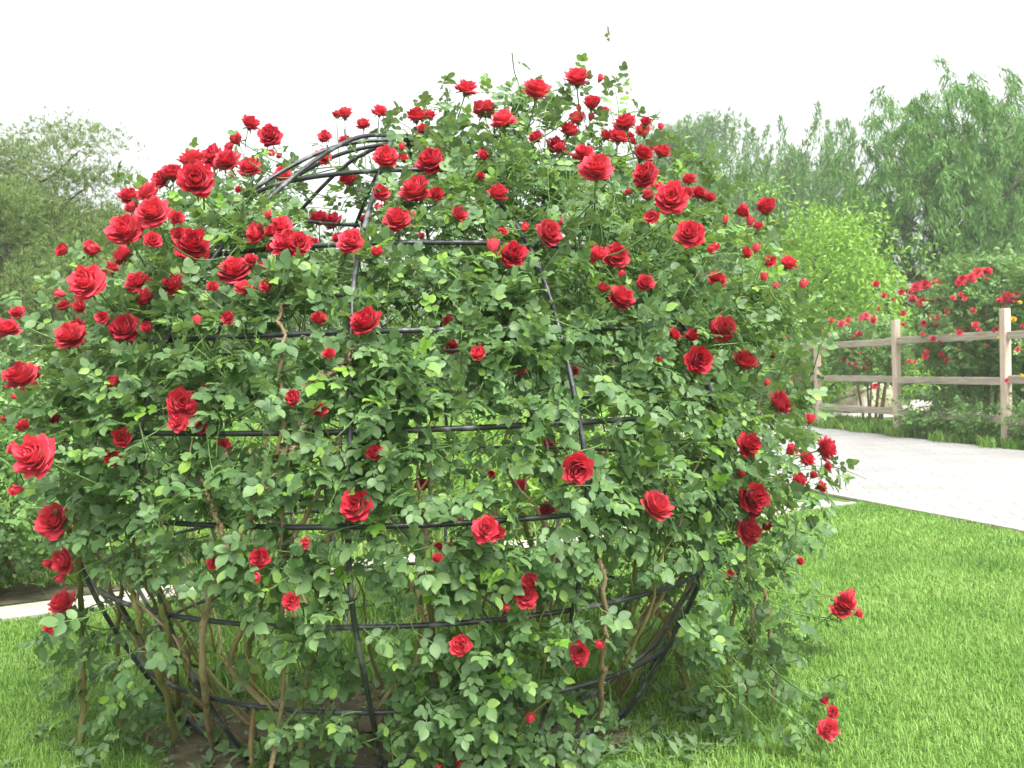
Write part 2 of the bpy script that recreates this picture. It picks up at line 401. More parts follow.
# taller tufts inside the dome and by the fence foot
scatter(-1.6, .8, 4.1, 5.9, 2600, .15, .0035, lambda x, y: ((x - DC[0]) ** 2 + (y - DC[1]) ** 2 < 1.7) & (in_soil(x, y) > .9) & (rng.uniform(0, 1, len(x)) < .5 + .5 * np.sin(x * 7) * np.sin(y * 8)), .7)
def fence_foot(x, y):
    t = (y - 10) / 17; xr = np.interp(y, [p[1] for p in PR], [p[0] for p in PR])
    return (x > xr - .05 + .15 * np.sin(y * 5)) & (x < xr + 1.6)
scatter(5.2, 11, 11.5, 23, 420, .20, .011, fence_foot, .8)
def far_lawn(x, y): return (left_of(KA, KB, x, y) > 2.2) & (x < np.interp(y, [p[1] for p in PL], [p[0] for p in PL]) - .1)
scatter(-7, 2.6, 6.5, 13, 700, .09, .007, far_lawn, .6)
go = gg.build('grass', MAT['grass'], None, True); go['kind'] = 'stuff'; go['label'] = 'mown bright green lawn grass'

# small broad-leaved weeds on the bare soil
def fan(g, c, n, size, droop=.25, mat=0):
    for k in range(n):
        a = rng.uniform(0, 2 * math.pi); d = np.array([math.cos(a), math.sin(a), rng.uniform(.3, 1.1)]); d = d / np.linalg.norm(d)
        s = np.cross(d, [0, 0, 1]); s /= np.linalg.norm(s); L = size * rng.uniform(.6, 1.2); w = L * .16
        m1 = c + d * L * .5; m2 = c + d * L + np.array([0, 0, -droop * L])
        g.add([c, m1 + s * w, m1 - s * w + np.array([0, 0, .0]), m2, m1 - np.array([0, 0, w * .3])], [(0, 4, 1), (0, 2, 4), (4, 3, 1), (4, 2, 3)], None, mat)
gw = Geo()
for _ in range(420):
    a = rng.uniform(0, 2 * math.pi); q_ = rng.uniform(.2, 1.5)
    fan(gw, np.array([DC[0] - .12 + .95 * q_ * math.cos(a), DC[1] - .72 + .72 * q_ * math.sin(a), .02]), rng.integers(4, 9), rng.uniform(.03, .09))
for _ in range(70):
    x, y = rng.uniform(.2, .75), rng.uniform(3.2, 4.2)
    fan(gw, np.array([x, y, .0]), 7, rng.uniform(.04, .09))
wo = gw.build('weeds', MAT['rose_leaf'], None, True); wo['kind'] = 'stuff'

# ------------------------------------------------------------------ the steel dome
PROF = np.array([(1.00, 0), (1.20, .31), (1.36, .635), (1.44, .96), (1.425, 1.25), (1.32, 1.55), (1.10, 1.86), (.70, 2.19), (.34, 2.40), (0, 2.47)])
prof = catmull(PROF, 160); prof[:, 0] = np.clip(prof[:, 0], 0, None)
PZ = np.maximum.accumulate(prof[:, 1] + np.arange(160) * 1e-6)
def Rz(z): return np.interp(z, PZ, prof[:, 0])
def dome(phi, z, off=0):
    """point on the dome; phi = 0 faces the camera, positive to the right"""
    r = Rz(z) + off
    return np.array([DC[0] + r * math.sin(phi), DC[1] - r * math.cos(phi), z])
def dnormal(p):
    d = np.array([p[0] - DC[0], p[1] - DC[1], 0]); n = np.linalg.norm(d); d = d / max(n, 1e-6)
    z = p[2]; s = (Rz(z + .04) - Rz(z - .04)) / .08
    s = np.clip(s, -6, 6)
    return unit(np.array([d[0], d[1], -s if z > .3 else -s * .5]))
RIBS = [R(-2 + 30 * k) for k in range(12)]
tr = thing('dome_trellis', 'tall dark steel dome trellis overgrown with red climbing roses', 'trellis', (DC[0], DC[1], 0))
for k, a in enumerate(RIBS):
    g = Geo(); pts = []
    for i, (r_, z_) in enumerate(prof[:-1]):
        if r_ < .012: break
        j = .006 * math.sin(i * .11 + k * 2)
        pts.append((DC[0] + r_ * math.sin(a + j), DC[1] - r_ * math.cos(a + j), z_ - (.12 if i == 0 else 0) + .006 * (k % 3) * (z_ / 2.4) ** 8))
    tube(g, pts, .0092, 8); under(g.build('upright', MAT['steel']), tr)
for z in (.04, .31, .635, .96, 1.25, 1.55, 1.86, 2.19):
    g = Geo(); n = 96; tlt = rng.normal(0, .004, 2)
    pts = [(DC[0] + (Rz(z) - .02) * math.sin(t), DC[1] - (Rz(z) - .02) * math.cos(t), z + tlt[0] * math.sin(t) + tlt[1] * math.cos(t)) for t in np.linspace(0, 2 * math.pi, n, endpoint=False)]
    tube(g, pts, .0092, 8, closed=True); under(g.build('hoop', MAT['steel']), tr)
g = Geo(); tube(g, [(DC[0], DC[1], 2.44), (DC[0], DC[1], 2.49)], [.05, .035], 14); under(g.build('crown_plate', MAT['steel']), tr)
# thin braces low on the inside
for a, b in ((R(25), R(75)), (R(-100), R(-50)), (R(150), R(195))):
    g = Geo(); tube(g, [dome(a, .02, -.03), dome(a * .3 + b * .7, .33, -.06), dome(b, .63, -.04)], .008, 6); under(g.build('brace', MAT['steel']), tr)

# ------------------------------------------------------------------ leaf machinery
# one leaflet: oval with a point, folded along the midrib, tip bent down
_rows = [(.14, .22), (.36, .345), (.60, .33), (.82, .19)]
_lv = [(0, 0, 0)]
for y_, w_ in _rows: _lv += [(-w_, y_, .05 + .04 * y_), (0, y_ * 1.0, .02 - .05 * y_ * y_), (w_, y_, .05 + .04 * y_)]
_lv.append((0, 1.0, -.10)); LEAF = np.array(_lv)
LT = [(0, 2, 1), (0, 3, 2), (10, 11, 13), (11, 12, 13)]
LQ = []
for r_ in range(3):
    b0 = 1 + r_ * 3; LQ += [(b0, b0 + 1, b0 + 4, b0 + 3), (b0 + 1, b0 + 2, b0 + 5, b0 + 4)]
LT = np.array(LT); LQ = np.array(LQ)
# simpler four-point leaf for things farther off
LEAF4 = np.array([(0, 0, 0), (-.28, .45, .07), (.28, .45, .07), (0, 1, -.08), (0, .5, -.01)])
LT4 = np.array([(0, 4, 1), (0, 2, 4), (4, 3, 1), (4, 2, 3)])

def frame(d, nrm):
    d = unit(d); x = unit(np.cross(d, nrm)); n = np.cross(x, d); return x, d, n
def put(g, tmpl, tris, quads, pos, d, nrm, size, width=1.0, mat=0):
    """place many leaf templates at once"""
    pos = np.asarray(pos); n = len(pos)
    if not n: return
    x, y, z = frame(np.asarray(d), np.asarray(nrm)); s = np.broadcast_to(np.asarray(size, float), (n,))[:, None, None]
    w = np.broadcast_to(np.asarray(width, float), (n,))[:, None, None]
    v = pos[:, None, :] + s * (tmpl[None, :, 0:1] * w * x[:, None, :] + tmpl[None, :, 1:2] * y[:, None, :] + tmpl[None, :, 2:3] * z[:, None, :])
    b = (np.arange(n) * len(tmpl))[:, None, None]
    g.add(v.reshape(-1, 3), (b + tris[None]).reshape(-1, 3), (b + quads[None]).reshape(-1, 4) if quads is not None else None, mat)

LAY5 = [(.60, 0, .42), (.52, 58, .37), (.52, -58, .37), (.26, 68, .30), (.26, -68, .30)]
def compound(g, pos, d, nrm, size, tmpl=LEAF, tris=LT, quads=LQ, mat=0, stem_mat=1, width=1.0, stems=True):
    """rose leaves: a rachis with five leaflets each"""
    pos, d, nrm, size = map(np.asarray, (pos, d, nrm, size))
    if not len(pos): return
    x, y, z = frame(d, nrm); n = len(pos)
    for (t, a, L) in LAY5:
        aa = R(a) + rng.normal(0, .14, n); ll = L * rng.uniform(.85, 1.12, n)
        dd = y * np.cos(aa)[:, None] + x * np.sin(aa)[:, None] + z * rng.normal(-.08, .16, n)[:, None]
        nn = z + x * rng.normal(0, .14, n)[:, None] + y * rng.normal(0, .14, n)[:, None]
        p = pos + y * (t * size)[:, None] - z * (.06 * t * t * size)[:, None]
        put(g, tmpl, tris, quads, p, dd, nn, ll * size, width, mat)
    if stems:
        w = .008
        v = np.stack([pos - x * size[:, None] * w, pos + x * size[:, None] * w, pos + (y * .62 - z * .03 + x * w) * size[:, None], pos + (y * .62 - z * .03 - x * w) * size[:, None]], 1).reshape(-1, 3)
        b = (np.arange(n) * 4)[:, None]; g.add(v, None, b + np.array([[0, 1, 2, 3]]), stem_mat)

# ------------------------------------------------------------------ rose blooms
def rose_mesh(name, mat, openness=1.0, seed=0, nu=9, nv=7):
    q = np.random.default_rng(seed); g = Geo()
    layers = [(3, 3, .62, .34), (5, 9, .70, .46), (6, 18, .76, .54), (7, 30, .80, .60), (7, 45, .80, .66), (7, 62, .76, .68), (6, 84, .66, .66)]
    rot = 0
    for li, (n, th, L, wd_) in enumerate(layers):
        rot += q.uniform(.3, .9)
        for k in range(n):
            a0 = rot + 2 * math.pi * k / n + q.normal(0, .12)
            th0 = R(th) * openness + q.normal(0, .13); LL = L * q.uniform(.84, 1.08); ww = wd_ * q.uniform(.9, 1.1)
            ph1, ph2 = q.uniform(0, 6.3, 2); ruf = .045 + .016 * li
            us = np.linspace(-1, 1, nu); vsx = np.linspace(0, 1, nv)
            prof_ = [(.03 + .012 * li, 0.0)]; st = 1 / (nv - 1)
            for j in range(nv - 1):
                vm = (j + .5) * st
                al = th0 + .75 * (.42 - vm) * (1.1 if li else .4) + (0.55 + .25 * li) * max(0, vm - .62) * openness
                al = max(al, -.25 if li == 0 else .0)
                prof_.append((prof_[-1][0] + LL * st * math.sin(al), prof_[-1][1] + LL * st * math.cos(al)))
            V = []
            for j, v_ in enumerate(vsx):
                r_, z_ = prof_[j]; hw = ww * (.40 + .60 * math.sin(min(1, v_ / .6) * math.pi / 2)) * math.sqrt(1 - .66 * max(0, (v_ - .6) / .4) ** 2)
                for u_ in us:
                    rho = max(r_ * 1.05, .13); ang = a0 + u_ * hw / max(rho, .22)
                    edge = -abs(u_) ** 3 * .06 * v_ * LL
                    wob = ruf * v_ * v_ * math.sin(3.1 * u_ + ph1) + .012 * math.sin(6 * u_ + ph2) * v_
                    rr = r_ + wob * .8 - .04 * abs(u_) ** 2 * (li > 1)
                    V.append((rr * math.cos(ang), rr * math.sin(ang), z_ + edge + wob * .6 + .02 * li * 0))
            Q = [(j * nu + i, j * nu + i + 1, (j + 1) * nu + i + 1, (j + 1) * nu + i) for j in range(nv - 1) for i in range(nu - 1)]
            g.add(V, None, Q)
    allv = np.concatenate(g.v); rad = np.percentile(np.hypot(allv[:, 0], allv[:, 1]), 99.3)
    g.v = [v / (2 * rad) for v in g.v]        # diameter 1
    return g.mesh(name, mat)

def bud_mesh(name, mat):
    g = Geo(); pf = [(.10, 0), (.26, .15), (.34, .38), (.30, .66), (.17, .92), (.03, 1.06)]; n = 10
    V = []
    for j, (r_, z_) in enumerate(pf):
        for k in range(n):
            a = 2 * math.pi * k / n + j * .22; rr = r_ * (1 + .10 * math.sin(3 * a + j)); V.append((rr * math.cos(a), rr * math.sin(a), z_))
    g.add(V, None, [(j * n + k, j * n + (k + 1) % n, (j + 1) * n + (k + 1) % n, (j + 1) * n + k) for j in range(len(pf) - 1) for k in range(n)])
    for k in range(3):                         # loose outer petals
        a0 = 2.1 * k; V = []
        for j in range(4):
            for i in range(4):
                a = a0 + (i - 1.5) * .55; v_ = j / 3; rr = .2 + .22 * math.sin(v_ * 2.2) + .07 * v_ ** 3
                V.append((rr * math.cos(a), rr * math.sin(a), .08 + .85 * v_))
        g.add(V, None, [(j * 4 + i, j * 4 + i + 1, j * 4 + i + 5, j * 4 + i + 4) for j in range(3) for i in range(3)])
    return g.mesh(name, mat)

def calyx_mesh(name, s=1.0):
    """hip, five sepals and the flower stalk, for a bloom of diameter 1"""
    g = Geo()
    tube(g, [(0, 0, .02), (0, 0, -.05), (0, 0, -.12), (0, 0, -.18)], [.10 * s, .11 * s, .075 * s, .03], 8)
    tube(g, [(0, 0, -.16), (.01, .01, -.45), (.05, .03, -.85), (.13, .06, -1.25)], [.026, .024, .024, .026], 6)
    for k in range(5):
        a = 2 * math.pi * k / 5; c, s_ = math.cos(a), math.sin(a); V = []
        for j, (r_, z_, w_) in enumerate([(.07, -.02, .05), (.22, .0, .06), (.36, -.06, .035), (.46, -.17, .004)]):
            r_ *= s; w_ *= s
            V += [(r_ * c - w_ * s_, r_ * s_ + w_ * c, z_), (r_ * c + w_ * s_, r_ * s_ - w_ * c, z_ + .0)]
        g.add(V, None, [(2 * j, 2 * j + 1, 2 * j + 3, 2 * j + 2) for j in range(3)])
    return g.mesh(name, MAT['sepal'])

ROSES = [rose_mesh('rose_bloom', MAT['petal'], o, s) for o, s in ((.86, 1), (.74, 2), (.98, 3), (.58, 4), (.80, 5), (.46, 6), (.92, 8), (.66, 9))]
OPEN = [0, 1, 2, 4, 6]; HALF = [3, 5, 7, 1]
BUD = bud_mesh('rose_bud', MAT['petal'])
CALYX = calyx_mesh('calyx'); CALYX_BUD = calyx_mesh('bud_calyx', 1.0)

def put_bloom(thing_, pos, axis, diam, kind='open', mesh=None):
    axis = unit(axis)
    qz = Vector(axis).to_track_quat('Z', 'Y').to_matrix().to_4x4()
    me = mesh or (BUD if kind == 'bud' else ROSES[random.choice(HALF if kind == 'half' else OPEN)])
    o = bpy.data.objects.new('rose_bud' if kind == 'bud' else 'rose_bloom', me); link(o)
    sc = diam * (1.0 if kind != 'bud' else 1.15)
    mw = Matrix.Translation(Vector(pos) - Vector(axis) * (.22 * sc if kind != 'bud' else .5 * sc)) @ qz @ Matrix.Rotation(random.uniform(0, 6.28), 4, 'Z') @ Matrix.Scale(sc, 4)
    o.parent = thing_; o.matrix_parent_inverse = Matrix.Translation(-Vector(thing_.location)); o.matrix_basis = mw
    c = bpy.data.objects.new('calyx', CALYX); link(c, o)
    return o

# ------------------------------------------------------------------ the climbing roses on the dome
PLANTS = [  # angle (degrees, 0 = towards the camera), label
    (-84, 'climbing rose at the left edge of the dome, big blooms on long shoots'),
    (-52, 'climbing rose on bare thorny canes under the bank of blooms at the left'),
    (-22, 'climbing rose forking into thin tan canes just left of the bare front upright'),
    (8, 'leafy climbing rose spilling over the front foot of the dome, small blooms and buds'),
    (36, 'dense climbing rose on the right front of the dome, blooms scattered wide apart'),
    (66, 'climbing rose hanging in long leafy curtains beside the lawn, dark stems below'),
    (100, 'climbing rose at the right edge of the dome, clusters standing out towards the paved path'),
    (140, 'climbing rose at the back right, blooms standing above the leaves near the top'),
    (180, 'climbing rose on the far side of the dome, seen through the open middle'),
    (-138, 'climbing rose at the far left back, blooms under the bare arched bars'),
]
plants = []
for k, (a, lab) in enumerate(PLANTS):
    p = dome(R(a), 0, .06)
    plants.append(dict(a=R(a), obj=thing('climbing_rose', lab, 'climbing rose', p, 'climbing roses trained over the steel dome'), shoots=[], stems=[], foliage=Geo(), leaves=[]))
def owner(p):
    a = math.atan2(p[0] - DC[0], -(p[1] - DC[1]))
    return min(plants, key=lambda q: abs((q['a'] - a + math.pi) % (2 * math.pi) - math.pi))

# blooms: picture position and width in pixels measured from the photograph -> a ray -> a point on the dome
# d = half open, b = on the far side or inside, u = bud
BL = '''250 124 18 d;270 135 24;237 141 14 d;229 147 12 d;192 160 28;212 156 24;227 159 28;249 166 24;173 173 24;161 180 20;197 180 36;129 195 22;148 193 26;133 209 14 d;153 211 34;125 230 36;192 243 37;
64 251 13 d;92 251 18 d;123 254 26;111 267 20;86 281 38;137 281 26;144 297 20;174 284 26;234 269 33;244 287 20;213 287 12 d;64 306 16 d;81 307 14 d;17 312 14 d;282 174 18 b;239 189 10 b;256 233 24;281 225 22;287 243 34;300 244 24;319 218 20 b;332 221 20 b;337 238 14 b;
325 136 14 b;324 156 18 b;337 115 10 db;251 259 14;266 286 14;312 244 16 b;345 115 14 db;363 123 16 b;380 110 18 b;416 115 22 b;423 128 14 b;430 115 14 b;345 140 16 b;386 157 26;430 160 30;403 158 12 b;348 178 20 b;381 193 18;416 189 33;397 218 28;365 219 12 b;351 241 28;377 253 13 d;
421 236 10 b;459 214 16 d;498 192 21;483 155 12 d;481 176 9 d;467 87 25;484 109 24;503 118 27;537 90 28;577 78 27;592 105 18 d;536 137 16;557 144 22;569 130 22;577 118 20;584 153 26;597 168 34;625 123 24;619 135 26;606 136 14 d;643 131 18 d;643 154 24;662 152 18 d;645 174 28;649 196 16 d;671 198 33;549 233 27;503 232 12 d;493 246 12 u;513 254 28;597 256 16 d;616 256 27;
622 275 8 u;645 283 18 d;603 288 12 d;622 296 29;689 179 16;699 193 16;709 199 12 d;687 193 14;740 211 16 d;725 220 8 u;767 209 20 d;758 226 12 d;750 221 8 u;690 233 30;788 263 20 d;769 262 13 d;718 279 20;803 284 9 u;764 277 8 u;745 254 12 d;756 248 8 u;776 286 7 u;
7 327 26;19 313 12 u;69 335 32;78 328 20;20 375 32;36 373 14 d;28 385 18;125 328 31;114 384 15 d;181 404 32;178 422 20;123 438 19 d;5 418 10 d;25 426 16 d;55 418 14 d;33 455 44;53 520 36;197 320 8 u;228 318 14 d;319 318 16;329 354 13 d;294 398 15 d;320 410 15 d;223 446 16 db;148 328 12 d;
366 321 32;452 348 14 db;448 321 12 db;479 354 16 d;522 373 13 db;375 454 16 d;422 484 13 db;356 506 32;486 529 28;499 533 14;522 486 13 db;551 444 15 db;547 509 15 db;577 469 33;657 506 32;574 371 10 b;659 360 7 d;674 335 14 d;491 474 8 b;419 399 7 b;567 376 7 b;459 522 8 db;
724 328 28;699 360 28;745 361 26;780 403 29;750 444 26;828 448 27;807 459 18;810 419 9 u;800 479 17;820 487 13 d;813 476 9 d;790 451 13 d;754 497 31;750 531 27;739 474 10 d;772 356 7 d;767 383 6 u;63 561 26;61 602 29;51 564 9 d;260 559 20 d;212 564 12 d;306 543 11 d;291 602 18 d;
438 548 12 db;450 547 9 db;437 559 10 d;526 596 24;529 581 15 d;461 646 21 d;579 652 20 d;580 660 14;388 648 8 u;530 719 9 u;437 767 8 u;460 766 8 u;847 602 24;841 608 20;846 596 16 d;800 561 9 d;730 576 11 db;829 729 22;833 712 12 d;823 701 9 d;754 513 11 d'''
blooms = []
for it in BL.replace('\n', '').split(';'):
    f_ = it.split(); blooms.append((float(f_[0]), float(f_[1]), float(f_[2]), f_[3] if len(f_) > 3 else ''))

def dome_hit(px, py, off=0, far=False):
    d = ray(px, py); ts = np.arange(1.6, 7.0, .01); P = C0 + d * ts[:, None]
    z = P[:, 2]; r = np.hypot(P[:, 0] - DC[0], P[:, 1] - DC[1])
    ins = (r < np.where(z < 2.47, Rz(z), 0) + off) & (z < 2.47 + off) & (z > -.02)
    k = np.nonzero(ins)[0]
    if len(k) == 0: return None
    return P[k[-1] if far else k[0]]
def nearest_axis(px, py):
    d = ray(px, py); h = np.array([d[0], d[1]]); t = (DC @ h) / (h @ h); return C0 + d * t

placed = []
for (px, py, s, fl) in blooms:
    far = 'b' in fl
    diam = (.112 if s > 22 else .095 if s > 15 else .06 if s > 10 else .042) * rng.uniform(.92, 1.06)
    p = dome_hit(px, py, .04 if far else .10, far)
    if p is None:
        dep = np.clip(max(diam, .10 if s > 14 else .05) * F / s, 3.0, 4.5); p = at_depth(px, py, dep)
    dep = (p - C0) @ cf; dep = min(dep, (CAMZ - .10) / max(1e-3, -(ray(px, py)[2] / (ray(px, py) @ cf)))) if py > 420 and p[2] < .1 else dep; p = at_depth(px, py, dep); diam = s * dep / F * 1.05
    if diam > .15: dep = .13 * F / s; p = at_depth(px, py, dep); diam = .138
    n = dnormal(np.array([p[0], p[1], min(p[2], 2.4)]))
    if far: n = -n if p[2] < 1.9 else n
    tocam = unit(C0 - p)
    ax = n * .55 + tocam * .55 + np.array([0, 0, .35]) + rng.normal(0, .30, 3)
    if py < 135 and p[2] > 2.2: ax = np.array([0, 0, 1.0]) + tocam * .35 + rng.normal(0, .22, 3)
    if 'u' in fl: ax = np.array([0, 0, 1.0]) + n * .3 + rng.normal(0, .15, 3)
    kind = 'bud' if 'u' in fl else 'half' if 'd' in fl else 'open'
    pl = owner(p); put_bloom(pl['obj'], p, ax, diam, kind)
    placed.append((px, py, s, dep)); pl['shoots'].append(('bloom', p, unit(ax), diam, far))
    if s > 17 and not far and rng.uniform() < .42:
        for _ in range(rng.integers(1, 3)):
            sd_ = unit(np.cross(ax, rng.normal(0, 1, 3))); p2 = p + sd_ * diam * rng.uniform(.7, 1.0) - unit(ax) * diam * rng.uniform(0, .4); bud = rng.uniform() < .6
            put_bloom(pl['obj'], p2, unit(ax) + sd_ * .5, (.028 if bud else .048) * rng.uniform(.85, 1.2), 'bud' if bud else 'half')

# how thickly leaves cover the photograph, one digit per 48 px cell
DENS = ['0000000000000000000000', '0000000000011000000000', '0000020035788300000000', '0012631179999940000000', '0137995689999998300000', '1589999999999999600000', '2699899999999999600000', '4799988898999999500000', '4899878787766899600000', '2899877754446899750000', '1699856765457899720000', '1588534776567689700000', '0344236454564165500000', '2542245378886158850000', '1463346178994158840000', '0364347168994258840000']
DENS = np.array([[int(c) for c in r_] for r_ in DENS], float) / 9
def dens(px, py):
    x = np.clip(px / 48 - .5, 0, 20.999); y = np.clip(py / 48 - .5, 0, 14.999); i, j = int(x), int(y); a, b = x - i, y - j
    return (DENS[j, i] * (1 - a) * (1 - b) + DENS[j, i + 1] * a * (1 - b) + DENS[j + 1, i] * (1 - a) * b + DENS[j + 1, i + 1] * a * b)

def grow(pl, p, d, L, leafsize, spacing=.055, droop=.25, bare=.1, upbias=.6, out=None, thick=.0028):
    """a leafy side shoot: curved stem with alternate five-leaflet leaves"""
    n = 7; pts = [np.array(p, float)]; d = unit(d); st = L / (n - 1)
    for i in range(n - 1):
        d = unit(d + np.array([0, 0, -droop * st * 2.2]) + rng.normal(0, .10, 3)); pts.append(pts[-1] + d * st)
    pts = np.array(pts); pl['stems'].append((len(pl['leaves']), pts, thick))
    o = unit(out) if out is not None else unit(dnormal(p))
    s = L * bare; k = rng.uniform(0, 6.28)
    while s < L * .99:
        i = min(int(s / st), n - 2); u = s / st - i; q = pts[i] * (1 - u) + pts[i + 1] * u; t = unit(pts[i + 1] - pts[i])
        a = unit(np.cross(t, rng.normal(0, 1, 3))); b = np.cross(t, a); k += 2.4
        ld = unit(t * .55 + (a * math.cos(k) + b * math.sin(k)) * .8 + o * .35 + np.array([0, 0, -.10]))
        nn = unit(np.array([0, 0, upbias]) + o * .75 + rng.normal(0, .26, 3))
        pl['leaves'].append((q, ld, nn, leafsize * rng.uniform(.75, 1.2))); s += spacing * rng.uniform(.7, 1.3)
    pl['leaves'].append((pts[-1], unit(d), unit(np.array([0, 0, upbias]) + o * .7 + rng.normal(0, .3, 3)), leafsize * .8))

# front: sample the picture, drop each shoot on the dome's skin
N = 0
while N < 1380:
    px, py = rng.uniform(-20, 900), rng.uniform(60, 800)
    dn = dens(px, py)
    if rng.uniform() > dn ** 1.5: continue
    off = rng.uniform(-.10, .09)
    p = dome_hit(px, py, off)
    if p is None:
        p = dome_hit(px, py, off + .14)
    if p is None:
        q = nearest_axis(px, py); p = q + unit(C0 - q) * rng.uniform(-.35, .55)
        if p[2] < .05: continue
    n = dnormal(np.array([p[0], p[1], min(p[2], 2.35)]))
    tg = unit(np.cross(n, [0, 0, 1])) * rng.choice([-1, 1])
    up = p[2] / 2.4
    d = n * rng.uniform(.1, .7) + tg * rng.normal(0, .6) + np.array([0, 0, rng.uniform(-.7, .9) + .5 * (up - .4)])
    if py > 520: d = d + np.array([0, 0, rng.uniform(-.5, .6)])
    L = rng.uniform(.12, .30)
    q = p - unit(d) * L * .6 - n * .02
    grow(owner(q), q, d, L, (.098 if py < 330 else .110) * rng.uniform(.85, 1.15), droop=.5 if py > 380 else .2, out=n); N += 1
# the deep leafy mass under the top right, and the bank of leaves on the left shoulder
N = 0
while N < 330:
    if rng.uniform() < .75: px, py = rng.uniform(415, 760), rng.uniform(95, 340)
    else: px, py = rng.uniform(90, 300), rng.uniform(190, 340)
    if rng.uniform() > dens(px, py): continue
    p = dome_hit(px, py, rng.uniform(-.45, .05))
    if p is None: p = dome_hit(px, py, .12)
    if p is None: p = nearest_axis(px, py) + rng.normal(0, .12, 3)
    n = dnormal(np.array([p[0], p[1], min(p[2], 2.35)])); L = rng.uniform(.15, .3); d = n * .5 + rng.normal(0, .5, 3) + np.array([0, 0, .35])
    grow(owner(p), p - unit(d) * L * .6, d, L, .10 * rng.uniform(.85, 1.15), out=n); N += 1
for _ in range(50):                            # leaves that wrap the left upright
    p = dome(RIBS[11] + rng.normal(0, .09), rng.uniform(1.1, 1.95), rng.uniform(.0, .10)); n = dnormal(p); L = rng.uniform(.12, .22)
    d = n * .4 + rng.normal(0, .5, 3) + np.array([0, 0, .3]); grow(owner(p), p - unit(d) * L * .5, d, L, .10 * rng.uniform(.85, 1.15), out=n)
# far side and flanks
N = 0
while N < 620:
    a = rng.uniform(R(75), R(285)); z = rng.uniform(.15, 2.46)
    z = 2.47 - (2.47 - z) if z < 2.2 else z
    if rng.uniform() > .30 + .7 * (z / 2.4) or (z > 2.0 and rng.uniform() < .45): continue
    if z < 1.4 and 2.5 < a < 3.9 and rng.uniform() < .55: continue
    p = dome(a, z, rng.uniform(-.08, .10)); n = dnormal(p)
    px, py, _ = project(p)
    if 250 < px < 415 and 130 < py < 172: continue
    d = n * rng.uniform(.1, .8) + rng.normal(0, .5, 3) + np.array([0, 0, .3 * (z - .8)]); L = rng.uniform(.15, .34)
    grow(owner(p), p - unit(d) * L * .5, d, L, .105 * rng.uniform(.85, 1.15), out=n); N += 1
for pl in plants: pl['nshoot'] = len(pl['leaves'])
# the leafy stalk under each bloom, running back to the dome
for pl in plants:
    for (_, p, ax, diam, far) in list(pl['shoots']):
        z = min(max(p[2] - .12, .55), 2.38) if p[2] < .45 and p[0] > DC[0] + .9 else min(max(p[2] - .12, .1), 2.38); a = math.atan2(p[0] - DC[0], -(p[1] - DC[1]))
        foot = dome(a, z, -.07) + rng.normal(0, .04, 3); foot[2] = z
        st = p - ax * diam * 1.25; dist = np.linalg.norm(st - foot)
        if dist < .06: foot = st - (ax * .1 + np.array([0, 0, .08]))
        mid = (st + foot) / 2 + np.array([0, 0, -.15 * min(dist, .4)]); pts = catmull([foot, mid, st, p - ax * diam * .95], 12)
        tube(pl['foliage'], pts, np.linspace(.0034, .0022, 12), 5, 1)
        nl = int(np.clip(dist / .085, 2, 6)); n = unit(np.array([p[0] - DC[0], p[1] - DC[1], .3]))
        for k in range(nl):
            u = rng.uniform(.15, .92); i = min(int(u * 11), 10); q = pts[i]; t = unit(pts[i + 1] - pts[i]); a = unit(np.cross(t, rng.normal(0, 1, 3)))
            pl['leaves'].append((q, unit(t * .4 + a + n * .3), unit(np.array([0, 0, .7]) + n * .6 + rng.normal(0, .3, 3)), rng.uniform(.075, .11)))

# bars that stay bare in the photograph: leaves lying before them were cut away
BARE = [((215, 254), (345, 245)), ((395, 243), (490, 240)), ((560, 240), (670, 243)), ((165, 341), (250, 336)), ((250, 336), (340, 331)), ((370, 331), (440, 330)), ((150, 434), (280, 435)), ((325, 430), (352, 430)),
        ((430, 427), (520, 423)), ((590, 414), (625, 411)), ((175, 526), (330, 529)), ((345, 529), (560, 520)), ((95, 590), (180, 612)), ((180, 612), (265, 625)), ((335, 626), (440, 624)), ((450, 622), (600, 608)), ((610, 602), (735, 568)),
        ((120, 657), (200, 694)), ((200, 694), (375, 713)), ((385, 145), (362, 200)), ((362, 200), (347, 300)), ((346, 390), (345, 430)), ((350, 530), (362, 620)), ((362, 620), (390, 768)), ((160, 390), (146, 505)), ((575, 360), (592, 450)), ((622, 200), (665, 249)),
        ((95, 590), (180, 735)), ((605, 687), (680, 660)), ((597, 580), (592, 676)), ((250, 183), (365, 174)), ((235, 200), (275, 165)), ((275, 165), (330, 145)), ((330, 145), (400, 136)), ((255, 190), (300, 165))]
BARE = np.array(BARE, float)
